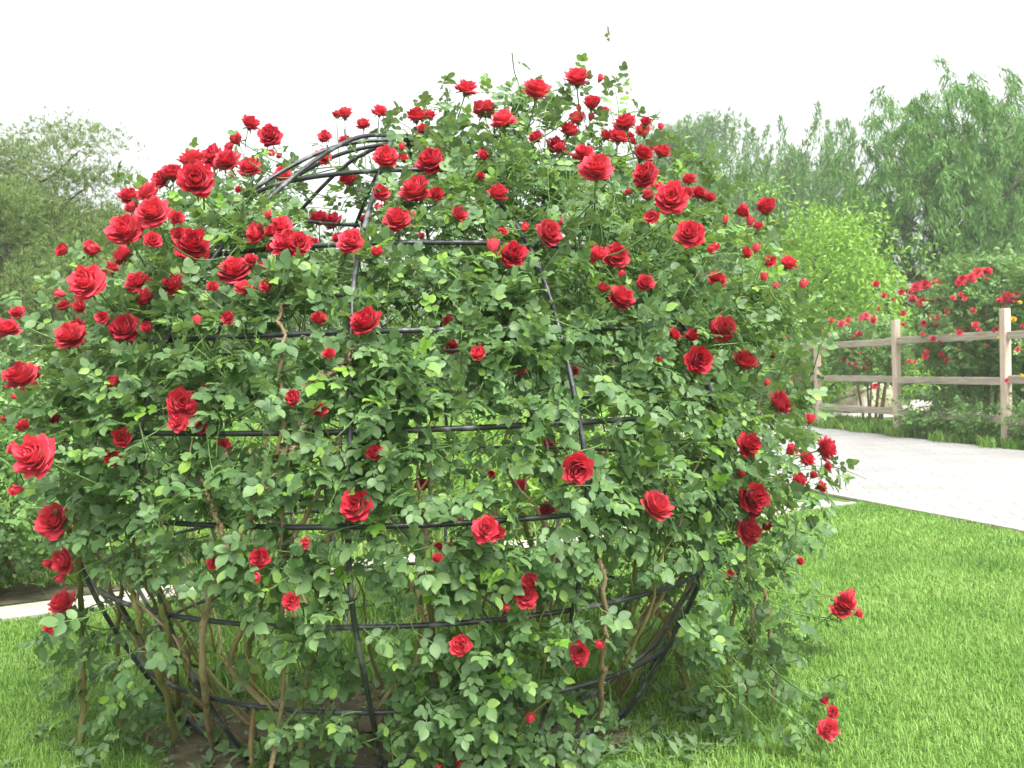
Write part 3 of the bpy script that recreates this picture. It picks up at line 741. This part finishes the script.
for pl in plants:
    if not pl['leaves']: continue
    q = np.array([l[0] for l in pl['leaves']]); d = np.array([l[1] for l in pl['leaves']]); nn = np.array([l[2] for l in pl['leaves']]); sz = np.array([l[3] for l in pl['leaves']])
    c = q + d * sz[:, None] * .5; px, py, dz = project(c); keep = np.ones(len(q), bool)
    for (a, b) in BARE:
        ab = b - a; t = np.clip(((px - a[0]) * ab[0] + (py - a[1]) * ab[1]) / (ab @ ab), 0, 1)
        dist = np.hypot(px - a[0] - ab[0] * t, py - a[1] - ab[1] * t)
        keep &= ~((dist < 12) & (dz < 3.6) & (rng.uniform(0, 1, len(q)) < .86))
    for (bx, by, s, dep) in placed:
        keep &= ~((np.hypot(px - bx, py - by) < s * .55 + 3) & (dz < dep - .01))
    keep &= c[:, 2] > .03
    nb = np.min([np.hypot(px - bx, py - by) for (bx, by, s, dep) in placed], axis=0)
    keep &= ~((px > 842) & (dz < 5) & (nb > 34))
    fr = dz < 4.6                              # thin the stray tips that stand clear of the bush
    dd = np.array([dens(a_, b_) for a_, b_ in zip(px, py)])
    keep &= ~fr | (rng.uniform(0, 1, len(q)) < np.clip(dd * 3.0, 0, 1)) | (np.arange(len(q)) >= pl['nshoot'])
    starts = [a_ for a_, _, _ in pl['stems']] + [pl['nshoot']]
    for k, (a_, pts, th) in enumerate(pl['stems']):
        sx, sy, sz_ = project(pts); e_ = starts[k + 1]
        if sz_[-1] < 4.6 and sy[-1] < 200 and not keep[e_ - 1] and dens(sx[-1], sy[-1]) < .12: continue
        if keep[a_:e_].mean() < .5:
            if keep[a_:e_].mean() < .34 and sz_.min() < 4.6: keep[a_:e_] = False
            continue
        if any((np.hypot(sx - bx, sy - by) < s * .5)[sz_ < dep].any() for (bx, by, s, dep) in placed): continue
        tube(pl['foliage'], pts, np.linspace(th, th * .45, len(pts)), 4, 1)
    q, d, nn, sz = q[keep], d[keep], nn[keep], sz[keep]
    yng = rng.uniform(0, 1, len(q)) < np.where(q[:, 2] > 1.7, .10, .04)
    compound(pl['foliage'], q[~yng], d[~yng], nn[~yng], sz[~yng], mat=0)
    compound(pl['foliage'], q[yng], d[yng], nn[yng], sz[yng], mat=2)

# canes: the ones the photo shows, traced on the dome's skin, then others climbing behind the leaves
def cane(pl, pts, r0, r1, mat, thorns=True):
    g = Geo(); n = len(pts); rr = np.linspace(r0, r1, n) * (1 + .10 * np.sin(np.arange(n) * 1.7))
    tube(g, pts, rr, 7)
    if thorns:
        for i in range(1, n - 1):
            for _ in range(5):
                t = unit(pts[i + 1] - pts[i]); a = unit(np.cross(t, rng.normal(0, 1, 3))); b = pts[i] + t * rng.uniform(0, .03) + a * rr[i] * .8; w = np.cross(t, a) * rr[i] * .25
                g.add([b - t * .004 - w, b + t * .004, b - t * .004 + w, b + a * rng.uniform(.008, .015) - t * .003], [(0, 1, 3), (1, 2, 3), (2, 0, 3)])
    under(g.build('cane', mat), pl['obj'])
def traced(poly, off, n=26):
    P = []
    for (x, y) in poly:
        h = dome_hit(x, y, off)
        if h is None: h = nearest_axis(x, y)
        P.append(h)
    P = np.array(P); c = catmull(P, n); c[1:] += rng.normal(0, .005, (n - 1, 3)); return c
CANES = [([(186, 800), (165, 690), (140, 622), (128, 575)], .03, .013, .009, 'cane'), ([(205, 790), (185, 735), (170, 650), (158, 590), (150, 540)], .0, .014, .009, 'cane'),
         ([(222, 800), (203, 690), (204, 620), (220, 570), (250, 520), (275, 470), (290, 440)], .04, .013, .007, 'cane_tan'), ([(232, 555), (214, 510), (203, 478)], .03, .009, .006, 'cane_tan'),
         ([(252, 518), (262, 490), (268, 455)], .04, .006, .004, 'cane_tan'), ([(262, 500), (282, 470), (300, 440), (303, 425)], .05, .007, .004, 'cane_tan'),
         ([(84, 705), (82, 640), (78, 560), (72, 500)], .05, .014, .009, 'cane'), ([(592, 790), (600, 700), (604, 640), (603, 560)], .03, .011, .009, 'cane_tan'),
         ([(718, 790), (728, 660), (737, 590), (741, 555)], .05, .010, .006, 'cane'), ([(772, 790), (775, 720), (770, 650), (765, 590)], .06, .012, .008, 'cane_tan'),
         ([(690, 700), (672, 640), (648, 590), (640, 540)], -.25, .014, .009, 'cane'), ([(438, 720), (432, 620), (425, 540), (430, 470), (420, 430)], -.06, .012, .007, 'cane_tan'),
         ([(300, 700), (318, 640), (322, 560), (345, 500), (370, 470)], -.03, .011, .006, 'cane'), ([(283, 700), (281, 480), (280, 340), (282, 300)], .02, .008, .005, 'cane_tan'),
         ([(120, 740), (118, 640), (125, 560), (140, 450)], -.15, .011, .007, 'cane'), ([(620, 690), (632, 600), (640, 520), (650, 440)], -.1, .010, .006, 'cane'),
         ([(520, 720), (540, 620), (530, 540), (510, 470)], -.5, .013, .008, 'cane'), ([(745, 700), (752, 620), (748, 560), (740, 500)], -.05, .011, .007, 'cane_tan'),
         ([(300, 390), (322, 378), (345, 366), (352, 350)], .06, .004, .003, 'cane_tan'), ([(255, 700), (250, 640), (262, 600), (258, 560)], -.1, .009, .006, 'cane')]
for poly, off, ra, rb, mt in CANES:
    c = traced(poly, off)
    if c[0, 2] > .03 and poly[0][1] > 650:                          # carry the cane on down to the soil
        f = c[0] + (c[0] - c[3]) * .3; f[2] = -.02; f[:2] += rng.normal(0, .03, 2); c = np.vstack([catmull([f, f * .5 + c[0] * .5 + rng.normal(0, .012, 3), c[0]], 9)[:-1], c])
    cane(owner(c[len(c) // 3]), c, ra, rb, MAT[mt])
for pl in plants:
    back = abs(pl['a']) > R(90)
    for k in range(4 if back else 1):
        a = pl['a'] + rng.normal(0, .16); z1 = rng.uniform(1.2, 2.0); zs = np.linspace(0, z1, 9); wob = np.cumsum(rng.normal(0, .075, 9)); of = rng.uniform(-.10, .02)
        pts = catmull([dome(a + wob[i], zs[i], of) for i in range(9)], 26)
        pts[1:-1] += rng.normal(0, .005, (24, 3)); cane(pl, pts, rng.uniform(.007, .011), .004, MAT['cane' if k % 2 else 'cane_tan'], thorns=not back)
for pl in plants:                              # thin young canes and twigs that fill the lower half
    for k in range(6 if abs(pl['a']) < R(105) else 3):
        a = pl['a'] + rng.uniform(-.27, .27); z0 = 0 if rng.uniform() < .6 else rng.uniform(.2, .6); z1 = z0 + rng.uniform(.5, 1.2); zs = np.linspace(z0, z1, 8); wob = np.cumsum(rng.normal(0, .05, 8)); of = rng.uniform(-.22, .05)
        pts = catmull([dome(a + wob[i], zs[i], of + rng.normal(0, .012)) for i in range(8)], 24); pts[1:-1] += rng.normal(0, .003, (22, 3))
        cane(pl, pts, rng.uniform(.0038, .0075), .0022, MAT['cane' if rng.uniform() < .6 else 'cane_tan'], thorns=False)
for pl in plants:
    under(pl['foliage'].build('foliage', [MAT['rose_leaf'], MAT['sepal'], MAT['young_leaf']]), pl['obj'])

# ------------------------------------------------------------------ fence on the right
FP = [np.array(p) for p in ((9.45, 6.3), (8.90, 9.2), (8.35, 12.1), (7.80, 15.0), (7.25, 17.9), (6.70, 20.8), (6.15, 23.7))]
fdir = unit(FP[0] - FP[-1]); fang = math.atan2(fdir[1], fdir[0])
fence = thing('wooden_fence', 'three rail timber fence with pale posts along the far side of the paved path', 'fence', (*FP[3], 0))
for i, p in enumerate(FP):
    g = Geo(); box(g, (p[0], p[1], 1.07), .135, .115, 2.18 + rng.normal(0, .02), fang + rng.normal(0, .03), bev=.010, jit=.003)
    po = under(g.build('post', MAT['post'], None, False), fence)
    for z in (1.74, 1.06, .42):
        gb = Geo()
        for dx in (-.045, .045):
            for dz in (-.03, .03):
                c = np.array([p[0], p[1], z + dz]) + np.array([fdir[0], fdir[1], 0]) * dx + np.array([fdir[1], -fdir[0], 0]) * -.062
                tube(gb, [c, c + np.array([-fdir[1], fdir[0], 0]) * .012 * -1 * -1], .011, 7)
        bo = gb.build('bolt', MAT['bolt'], po); bo.matrix_parent_inverse = Matrix.Identity(4); bo.matrix_basis = Matrix.Identity(4)
        bo.matrix_parent_inverse = (Matrix.Translation(Vector(fence.location)) @ Matrix.Translation(-Vector(fence.location))).inverted()
for i in range(len(FP) - 1):
    for z, dz in ((1.74, .01), (1.06, -.01), (.42, .0)):
        a, b = FP[i], FP[i + 1]; m = (a + b) / 2; nrm = np.array([fdir[1], -fdir[0]]) * .0
        g = Geo(); L = np.linalg.norm(b - a) - .155
        box(g, (m[0], m[1], z + dz + rng.normal(0, .012)), L, .07, .125, fang, bev=.008, jit=.002)
        under(g.build('rail', MAT['wood'], None, False), fence)

# ------------------------------------------------------------------ rose bushes with simple leaves, for the middle distance
MAT['bush_leaf'] = leaf_mat('bush_leaf', [(0, (.085, .18, .055)), (.5, (.135, .26, .072)), (.9, (.19, .33, .09)), (1, (.2, .34, .06))], back=(.15, .24, .12), trans=.3)
MAT['bright_leaf'] = leaf_mat('bright_leaf', [(0, (.11, .24, .030)), (.5, (.18, .35, .045)), (1, (.29, .47, .07))], rough=.5, trans=.35)
MAT['willow_leaf'] = leaf_mat('willow_leaf', [(0, (.062, .160, .036)), (.5, (.110, .245, .054)), (1, (.18, .33, .085))], rough=.6, trans=.3)
MAT['far_leaf'] = leaf_mat('far_leaf', [(0, (.08, .18, .05)), (.5, (.125, .245, .075)), (1, (.19, .32, .10))], rough=.6, trans=.3)
MAT['pine_needle'] = leaf_mat('pine_needle', [(0, (.075, .150, .045)), (.5, (.14, .235, .065)), (.85, (.22, .30, .08)), (1, (.32, .31, .09))], rough=.6, trans=.2)
SMALLROSE = {k: rose_mesh('small_rose_bloom', MAT[k], 1.05, 11, 4, 4) for k in ('petal', 'petal_pink', 'petal_yellow')}

def bush(name, label, cat, c, rx, ry, h, nshoot, leafsize, mat, group=None, canes=7, base=.15, lean=(0, 0), four=False, spacing=.07):
    t = thing(name, label, cat, (c[0], c[1], 0), group)
    g = Geo(); P, D, NN, SZ = [], [], [], []
    lob = [(rng.uniform(0, 6.28), rng.uniform(.4, 1)) for _ in range(5)]
    for _ in range(nshoot):
        a = rng.uniform(0, 2 * math.pi); v = rng.uniform(0, 1) ** .8; rr = math.sqrt(rng.uniform(.12, 1))
        bulge = 1 + sum(.12 * w * math.cos(k_ * 1.0 * (a - b)) for k_, (b, w) in enumerate(lob, 1))
        e = rr * bulge * math.sqrt(max(.05, 1 - (abs(v - .5) * 1.75) ** 2))
        p = np.array([c[0] + lean[0] * v + rx * e * math.cos(a), c[1] + lean[1] * v + ry * e * math.sin(a), base + (h - base) * v * (1 - .12 * rr) + rng.normal(0, .03)])
        o = unit(np.array([math.cos(a), math.sin(a), (v - .3) * 1.2])); d = unit(o * .7 + np.array([0, 0, .55]) + rng.normal(0, .4, 3)); L = leafsize * rng.uniform(1.5, 3.2)
        tube(g, [p - d * L * .5, p, p + d * L * .5], [leafsize * .03, leafsize * .025, leafsize * .015], 3, 1)
        k = 0
        for s in np.arange(-.5, .55, spacing / leafsize * .42):
            q = p + d * L * s; k += 2.4; x = unit(np.cross(d, rng.normal(0, 1, 3)))
            P.append(q); D.append(unit(d * .5 + x + o * .4)); NN.append(unit(np.array([0, 0, .8]) + o * .6 + rng.normal(0, .35, 3))); SZ.append(leafsize * rng.uniform(.7, 1.2))
    P, D, NN, SZ = map(np.array, (P, D, NN, SZ)); m = P[:, 2] > .02
    if four: put(g, LEAF4, LT4, None, P[m], D[m], NN[m], SZ[m])
    else: compound(g, P[m], D[m], NN[m], SZ[m], LEAF4, LT4, None, stems=False, width=1.25)
    under(g.build('foliage', [mat, MAT['sepal']]), t)
    for k in range(canes):
        a = rng.uniform(0, 6.28); b = np.array([c[0] + .25 * rx * math.cos(a), c[1] + .25 * ry * math.sin(a), 0])
        e = np.array([c[0] + lean[0] * .8 + .75 * rx * math.cos(a), c[1] + lean[1] * .8 + .75 * ry * math.sin(a), h * rng.uniform(.6, .9)])
        m1 = b * .5 + e * .5 + np.array([0, 0, h * .12]) + rng.normal(0, .04, 3); gc = Geo(); tube(gc, catmull([b, m1, e], 9), np.linspace(.016, .006, 9) * (h / 1.6 + .4), 6)
        under(gc.build('cane', MAT['cane_tan']), t)
    return t

fb = {}
GF = 'rose bushes growing through the timber fence'
fb['D'] = bush('rose_bush', 'low rose bush with orange-pink flowers where the fence goes behind the dome', 'rose bush', (6.15, 22.0), .9, .9, 1.8, 170, .20, MAT['bush_leaf'], GF, base=.5)
fb['A'] = bush('rose_bush', 'rose bush with pink-red flowers just above the top rail, between the two far posts', 'rose bush', (7.75, 20.6), .85, 1.2, 2.2, 260, .19, MAT['bush_leaf'], GF, base=1.0)
fb['B'] = bush('rose_bush', 'tall rose bush with bright red clusters rising over the fence', 'rose bush', (8.55, 17.3), 1.1, 1.5, 3.3, 760, .19, MAT['bush_leaf'], GF, base=.75)
fb['E'] = bush('rose_bush', 'tall rose bush whose arching red cluster stands over the nearest fence post', 'rose bush', (8.85, 15.6), .8, 1.0, 3.1, 400, .18, MAT['bush_leaf'], GF, base=.3)
fb['C'] = bush('rose_bush', 'rose bush with small yellow flowers beside the nearest fence post', 'rose bush', (8.95, 13.9), .55, .8, 2.05, 200, .17, MAT['bush_leaf'], GF, base=.2)
FR = '''876 283 9 B;884 295 7 B;893 299 6 B;916 286 13 B;925 284 12 B;935 282 13 B;923 302 12 B;912 299 8 B;938 303 9 B;946 309 9 B;949 302 6 B;962 279 11 E;971 277 13 E;978 272 12 E;987 270 12 E;965 298 6 E;1005 297 14 E;1000 300 8 E;1011 299 11 E;1016 295 10 E;
1013 319 10 Cy;1020 302 7 Cy;957 330 9 B;966 328 9 B;975 324 9 E;950 330 7 B;941 354 7 B;947 360 9 B;929 316 6 B;937 323 6 B;903 313 7 B;866 316 10 Ap;873 320 8 Ap;861 318 7 Ap;841 323 9 Ap;848 319 7 A;831 320 8 A;819 330 10 Ap;853 347 6 A;853 336 5 A;824 353 11 Ap;844 360 6 A;865 367 8 A;806 377 11 Dp;803 370 6 Dp;875 386 7 B;878 308 5 B;
876 336 5 A;830 335 5 Ap;798 347 7 D;800 357 6 D;787 337 5 D;1022 375 5 Cy;998 337 4 Cy'''
for it in FR.replace('\n', '').split(';'):
    x, y, s, k = it.split(); x, y, s = float(x), float(y), float(s)
    t = fb[k[0]]; dep = t.location.y - (.75 if y > 310 else .15) * (.8 if k[0] in 'BA' else .4); p = at_depth(x, y, dep)
    me = SMALLROSE['petal_yellow' if 'y' in k else 'petal_pink' if 'p' in k else 'petal']
    put_bloom(t, p, unit(unit(C0 - p) * .7 + np.array([0, 0, .6]) + rng.normal(0, .3, 3)), s * dep / F * (.7 if 'y' in k else .95), 'open', me)
for k, n_, x0, x1, y0, y1 in (('A', 16, 826, 890, 316, 372), ('B', 24, 900, 960, 284, 362), ('E', 14, 952, 1005, 276, 345), ('D', 7, 790, 815, 335, 385), ('C', 3, 1005, 1024, 310, 380)):
    for _ in range(n_):
        x, y, s = rng.uniform(x0, x1), rng.uniform(y0, y1), rng.uniform(3.5, 7.5); t = fb[k]; dep = t.location.y - (.85 if y > 310 else .2) * (.9 if k in 'BA' else .5); p = at_depth(x, y, dep)
        put_bloom(t, p, unit(unit(C0 - p) * .7 + np.array([0, 0, .6]) + rng.normal(0, .3, 3)), s * dep / F, 'open', SMALLROSE['petal_pink' if k in 'AD' and rng.uniform() < .5 else 'petal'])
# leafy clump at the fence foot
bush('shrub', 'small leafy shrub growing at the foot of the middle fence post', 'shrub', (7.55, 16.9), .45, .45, .75, 70, .17, MAT['bush_leaf'], canes=3, base=.05)
bush('shrub', 'small leafy shrub growing at the foot of the nearest fence post', 'shrub', (8.05, 14.6), .35, .4, .55, 50, .17, MAT['bush_leaf'], canes=3, base=.05)
bush('shrub', 'spreading low ferny shrub under the lowest rail between the two nearest fence posts', 'shrub', (7.75, 15.9), .4, .7, .6, 80, .15, MAT['bush_leaf'], canes=3, base=.05)

# boulder beyond the fence
def boulder(label, c, sx, sy, sz, seed):
    q = np.random.default_rng(seed); g = Geo(); nu, nv = 22, 12; V = []
    ks = q.normal(0, 1, (9, 3)) * 1.6; ph = q.uniform(0, 6.28, 9)
    for j in range(nv + 1):
        for i in range(nu):
            th = math.pi * j / nv; a = 2 * math.pi * i / nu; d = np.array([math.sin(th) * math.cos(a), math.sin(th) * math.sin(a), math.cos(th)])
            e = np.sign(d) * np.abs(d) ** .75; r_ = 1 + .10 * sum(math.sin(d @ k + p_) for k, p_ in zip(ks, ph)) / 2
            V.append((c[0] + sx * e[0] * r_, c[1] + sy * e[1] * r_, max(-.05, c[2] + sz * e[2] * r_)))
    g.add(V, None, [(j * nu + i, (j + 1) * nu + i, (j + 1) * nu + (i + 1) % nu, j * nu + (i + 1) % nu) for j in range(nv) for i in range(nu)])
    o = g.build('boulder', MAT['stone'], None, False); o['label'] = label; o['category'] = 'boulder'; return o
boulder('large pale boulder lying on the ground behind the fence', (9.55, 25.6, .38), .75, .45, .42, 3)
boulder('low flat pale stone lying beside the larger boulder behind the fence', (10.9, 25.4, .12), .55, .3, .16, 5)

# rose shrubs in the bed behind the strip path
spots = [(-3.35, 6.75, .8, 1.45, 'wide rose shrub with pale leaves beyond the strip path at the left edge'), (-4.6, 6.4, .8, 1.3, 'rose shrub partly outside the left edge of the picture, behind the strip path'),
         (-2.1, 7.55, .6, 1.05, 'rose shrub in the bed seen between the two left uprights of the dome'), (-1.25, 8.1, .6, 1.1, 'rose shrub in the bed seen through bare canes at the left front'),
         (-.35, 8.6, .6, 1.0, 'rose shrub in the bed seen straight through the middle of the dome'), (.55, 9.1, .6, 1.1, 'rose shrub in the bed seen through the dome to the right of the middle'),
         (1.45, 9.6, .55, 1.0, 'rose shrub in the bed seen through the right side of the dome'), (2.3, 10.1, .5, 1.0, 'rose shrub at the right end of the bed close to the paved path')]
for x, y, r_, h, lab in spots:
    bush('rose_shrub', lab, 'rose shrub', (x, y), r_, r_, h, 240 if x < -3 else 110, .15 if x < -3 else .14, MAT['bright_leaf'] if x > -3 else MAT['bush_leaf'], 'rose shrubs in the bed behind the dome', canes=5, base=.1)

# ------------------------------------------------------------------ trees
def limbs(base, h, spread, n, lean=(0, 0), trunk_r=.2, start=.25, rise=.8, seed=0, curve=.15):
    q = np.random.default_rng(seed); gt = Geo(); b = np.array([base[0], base[1], 0.0]); top = b + np.array([lean[0], lean[1], h * .9])
    pts = catmull([b, b * .65 + top * .35 + q.normal(0, .04 * h * curve * 3, 3), b * .3 + top * .7 + q.normal(0, .03 * h, 3) * [1, 1, 0], top], 18); pts[0, 2] = -.1
    tube(gt, pts, np.linspace(trunk_r, trunk_r * .2, 18), 9)
    L = []
    for k in range(n):
        u = start + (1 - start) * (k + q.uniform(0, 1)) / n; i = min(int(u * 17), 16); p = pts[i]; a = k * 2.4 + q.normal(0, .4)
        ln = spread * (1.05 - .55 * u) * q.uniform(.7, 1.15); e = p + np.array([math.cos(a) * ln, math.sin(a) * ln, ln * rise * q.uniform(.6, 1.2)])
        m = (p + e) / 2 + q.normal(0, .08 * ln, 3) + np.array([0, 0, -.06 * ln]); lp = catmull([p, m, e], 8); L.append(lp)
        gl = trunk_r * .42 * (1 - .6 * u); L[-1] = (lp, gl)
    return gt, L, pts

def cloud(g, P, leaf, aspect, updir, jitter, mat=0):
    n = len(P); d = unit(np.asarray(updir) + rng.normal(0, jitter, (n, 3))); nn = unit(rng.normal(0, .6, (n, 3)) + np.array([0, 0, .8]))
    put(g, LEAF4, LT4, None, P, d, nn, leaf * rng.uniform(.6, 1.3, n), aspect, mat)

def tree(label, base, h, spread, nl, per, leaf, aspect, mat, style, trunk_r=.2, lean=(0, 0), seed=0, start=.25, rise=.8, group=None, name='tree', sig=None):
    t = thing(name, label, name.replace('_', ' '), (base[0], base[1], 0), group); q = np.random.default_rng(seed)
    gt, L, trunk = limbs(base, h, spread, nl, lean, trunk_r, start, rise, seed)
    under(gt.build('trunk', MAT['bark']), t)
    g = Geo()
    for lp, r_ in L:
        gl = Geo(); tube(gl, lp, np.linspace(r_, r_ * .25, 8), 6); under(gl.build('limb', MAT['bark']), t)
        ends = [lp[int(i)] for i in (3, 4, 5, 6, 7, 7)]
        for e in ends:
            s = (sig or spread * .16)
            if style == 'broad':
                for _ in range(2):
                    c = e + q.normal(0, s * .9, 3); m = max(4, int(per * q.uniform(.5, 1.2) / 2)); pts = c + q.normal(0, 1, (m, 3)) * s * np.array([.62, .62, .42]) * q.uniform(.6, 1.2)
                    o = unit(pts - c); cloud(g, pts, leaf, aspect, o * .5 + np.array([0, 0, -.1]), .5)
            elif style == 'plume':
                c = e + q.normal(0, s * .8, 3); m = per; tt = q.uniform(0, 1, m)[:, None]; dr = unit(np.array([q.normal(0, .35), q.normal(0, .35), 1]))
                pts = c + dr * tt * s * 2.4 + q.normal(0, 1, (m, 3)) * s * .30 * (1.1 - tt); cloud(g, pts, leaf, aspect, dr + np.array([0, 0, .2]), .45)
            elif style == 'weep':
                for _ in range(3):
                    c = e + q.normal(0, s, 3); m = max(5, per // 3); tt = q.uniform(0, 1, m)[:, None]; dr = np.array([q.normal(0, .35), q.normal(0, .35), 0]); ln = s * q.uniform(.8, 2.0)
                    pts = c + dr * ln * tt + np.array([0, 0, 1]) * ln * (.25 * tt - 1.0 * tt * tt) + q.normal(0, .06 * s + .03, (m, 3)); cloud(g, pts, leaf, aspect, unit(dr + np.array([0, 0, -1.1])), .4)
            elif style == 'pine':
                c = e + q.normal(0, s * .55, 3); m = int(per * 1.4); pts = c + np.clip(q.normal(0, 1, (m, 3)), -1.5, 1.5) * np.array([s, s, s * .28]); tips = unit(q.normal(0, .7, (m, 3)) + np.array([0, 0, .9]))
                for _ in range(5): put(g, LEAF4, LT4, None, pts, unit(tips + q.normal(0, .45, (m, 3))), q.normal(0, 1, (m, 3)), leaf * q.uniform(.7, 1.2, m), aspect)
    under(g.build('crown', mat, None, True), t); return t

# left: leaning pine and neighbours
tree('grey-green pine with a dark leaning trunk at the left edge of the picture', (-9.6, 20.5), 7.0, 3.8, 34, 150, .13, .15, MAT['pine_needle'], 'pine', .24, (-1.7, 0), 3, .12, .22, name='pine_tree', sig=.52)
tree('yellow-green pine standing right of the leaning pine, its top just above the rose blooms', (-11.5, 27.5), 6.3, 2.7, 24, 110, .16, .16, MAT['pine_needle'], 'pine', .2, (.2, 0), 8, .2, .3, name='pine_tree', sig=.62)
tree('dark pine half outside the left edge of the picture, behind the leaning pine', (-15.0, 28), 7.2, 3.4, 24, 100, .22, .16, MAT['pine_needle'], 'pine', .25, (0, 0), 12, .15, .3, name='pine_tree', sig=.8)
# behind the dome
tree('leafy tree seen low through the left of the dome', (-6.2, 29), 5.4, 3.0, 13, 120, .20, .9, MAT['far_leaf'], 'broad', .16, seed=21, start=.15)
tree('leafy tree seen through the middle of the dome', (-1.0, 33), 5.2, 3.2, 13, 120, .22, .9, MAT['far_leaf'], 'broad', .16, seed=22, start=.15)
tree('leafy tree hidden mostly behind the right half of the dome', (3.6, 34), 6.6, 3.3, 13, 120, .22, .9, MAT['far_leaf'], 'broad', .18, seed=23, start=.15)
# right
tree('bright yellow-green bushy tree behind the fence beside the dome', (7.9, 24.5), 4.6, 2.3, 24, 190, .15, .62, MAT['bright_leaf'], 'broad', .12, seed=31, start=.06, rise=.75, sig=.55)
tree('tall drooping willow filling the right edge of the picture', (13.9, 31), 9.7, 4.2, 46, 230, .24, .30, MAT['willow_leaf'], 'weep', .28, (.4, 0), 41, .06, .75, name='willow_tree', sig=.8)
tree('willow half cut off by the right edge of the picture behind the tall willow', (19.0, 34), 10.0, 4.4, 38, 210, .25, .30, MAT['willow_leaf'], 'weep', .28, (0, 0), 42, .06, .75, name='willow_tree', sig=.85)
tree('feathery upright pale green tree left of the tall willow', (15.8, 50), 10.8, 4.0, 30, 150, .34, .34, MAT['far_leaf'], 'plume', .2, seed=51, start=.12, rise=1.0, sig=1.0)
tree('feathery pale green tree between the flat-topped pine and the willow', (12.8, 52), 10.6, 4.2, 30, 150, .34, .34, MAT['far_leaf'], 'plume', .2, seed=52, start=.12, rise=1.0, sig=1.0)
tree('hazy flat-topped pine with open branches right of the top of the dome', (12.0, 62), 18.6, 4.2, 24, 34, .45, .22, MAT['far_leaf'], 'pine', .3, (0, 0), 61, .42, .22, name='pine_tree', sig=.85)
tree('hazy low pine spreading between the dome and the feathery trees', (15.0, 64), 11.6, 4.6, 26, 70, .45, .22, MAT['far_leaf'], 'pine', .3, (0, 0), 62, .30, .22, name='pine_tree', sig=1.2)

# far hedge that closes the horizon
def hedge(label, p, q, h, w, n, mat, leaf):
    p, q = np.array(p), np.array(q); g = Geo(); u = rng.uniform(0, 1, n); c = p + (q - p) * u[:, None]
    hh = h * (.75 + .25 * np.sin(u * 37) * np.sin(u * 91 + 1)); z = rng.uniform(0, 1, n) ** .7 * hh
    P = np.stack([c[:, 0] + rng.normal(0, w, n), c[:, 1] + rng.normal(0, w, n), z], 1); cloud(g, P, leaf, .9, np.array([0, 0, .4]), .8)
    o = g.build('hedge', mat); o['label'] = label; o['category'] = 'hedge'; return o
hedge('long rough hedge closing the view behind the dome and the lawn', (-34, 36), (4, 40), 3.0, .8, 26000, MAT['far_leaf'], .30)
hedge('long dark hedge closing the view under the willows', (5, 41), (44, 39), 3.6, .9, 24000, MAT['willow_leaf'], .32)
bush('shrub', 'low dark leafy shrub right on the edge of the strip path at the left', 'shrub', (-3.75, 6.05), .7, .35, .75, 130, .14, MAT['rose_leaf'], canes=4, base=.03)
bush('shrub', 'hazy rounded shrub on the lawn under the leaning pine', 'shrub', (-7.6, 15.5), 1.2, 1.0, 1.1, 160, .2, MAT['bush_leaf'], canes=4, base=.05)
bush('shrub', 'low hazy shrub on the lawn to the left of the rounded one', 'shrub', (-9.6, 17.5), 1.2, 1.0, 1.2, 160, .22, MAT['bush_leaf'], canes=4, base=.05)

# ------------------------------------------------------------------ the humid air that pales the far trees
g = Geo(); g.add([(-60, -20, -1), (60, -20, -1), (60, 80, -1), (-60, 80, -1), (-60, -20, 24), (60, -20, 24), (60, 80, 24), (-60, 80, 24)], None,
                 [(3, 2, 1, 0), (4, 5, 6, 7), (0, 1, 5, 4), (1, 2, 6, 5), (2, 3, 7, 6), (3, 0, 4, 7)])
hm, ht, hout = new_mat('haze'); pv = ht.nodes.new('ShaderNodeVolumePrincipled'); pv.inputs['Density'].default_value = .0015; pv.inputs['Color'].default_value = (.95, .97, 1, 1)
pv.inputs['Anisotropy'].default_value = .3
ht.links.new(pv.outputs[0], hout.inputs['Volume'])
ho = g.build('haze', hm, None, False); ho['kind'] = 'stuff'
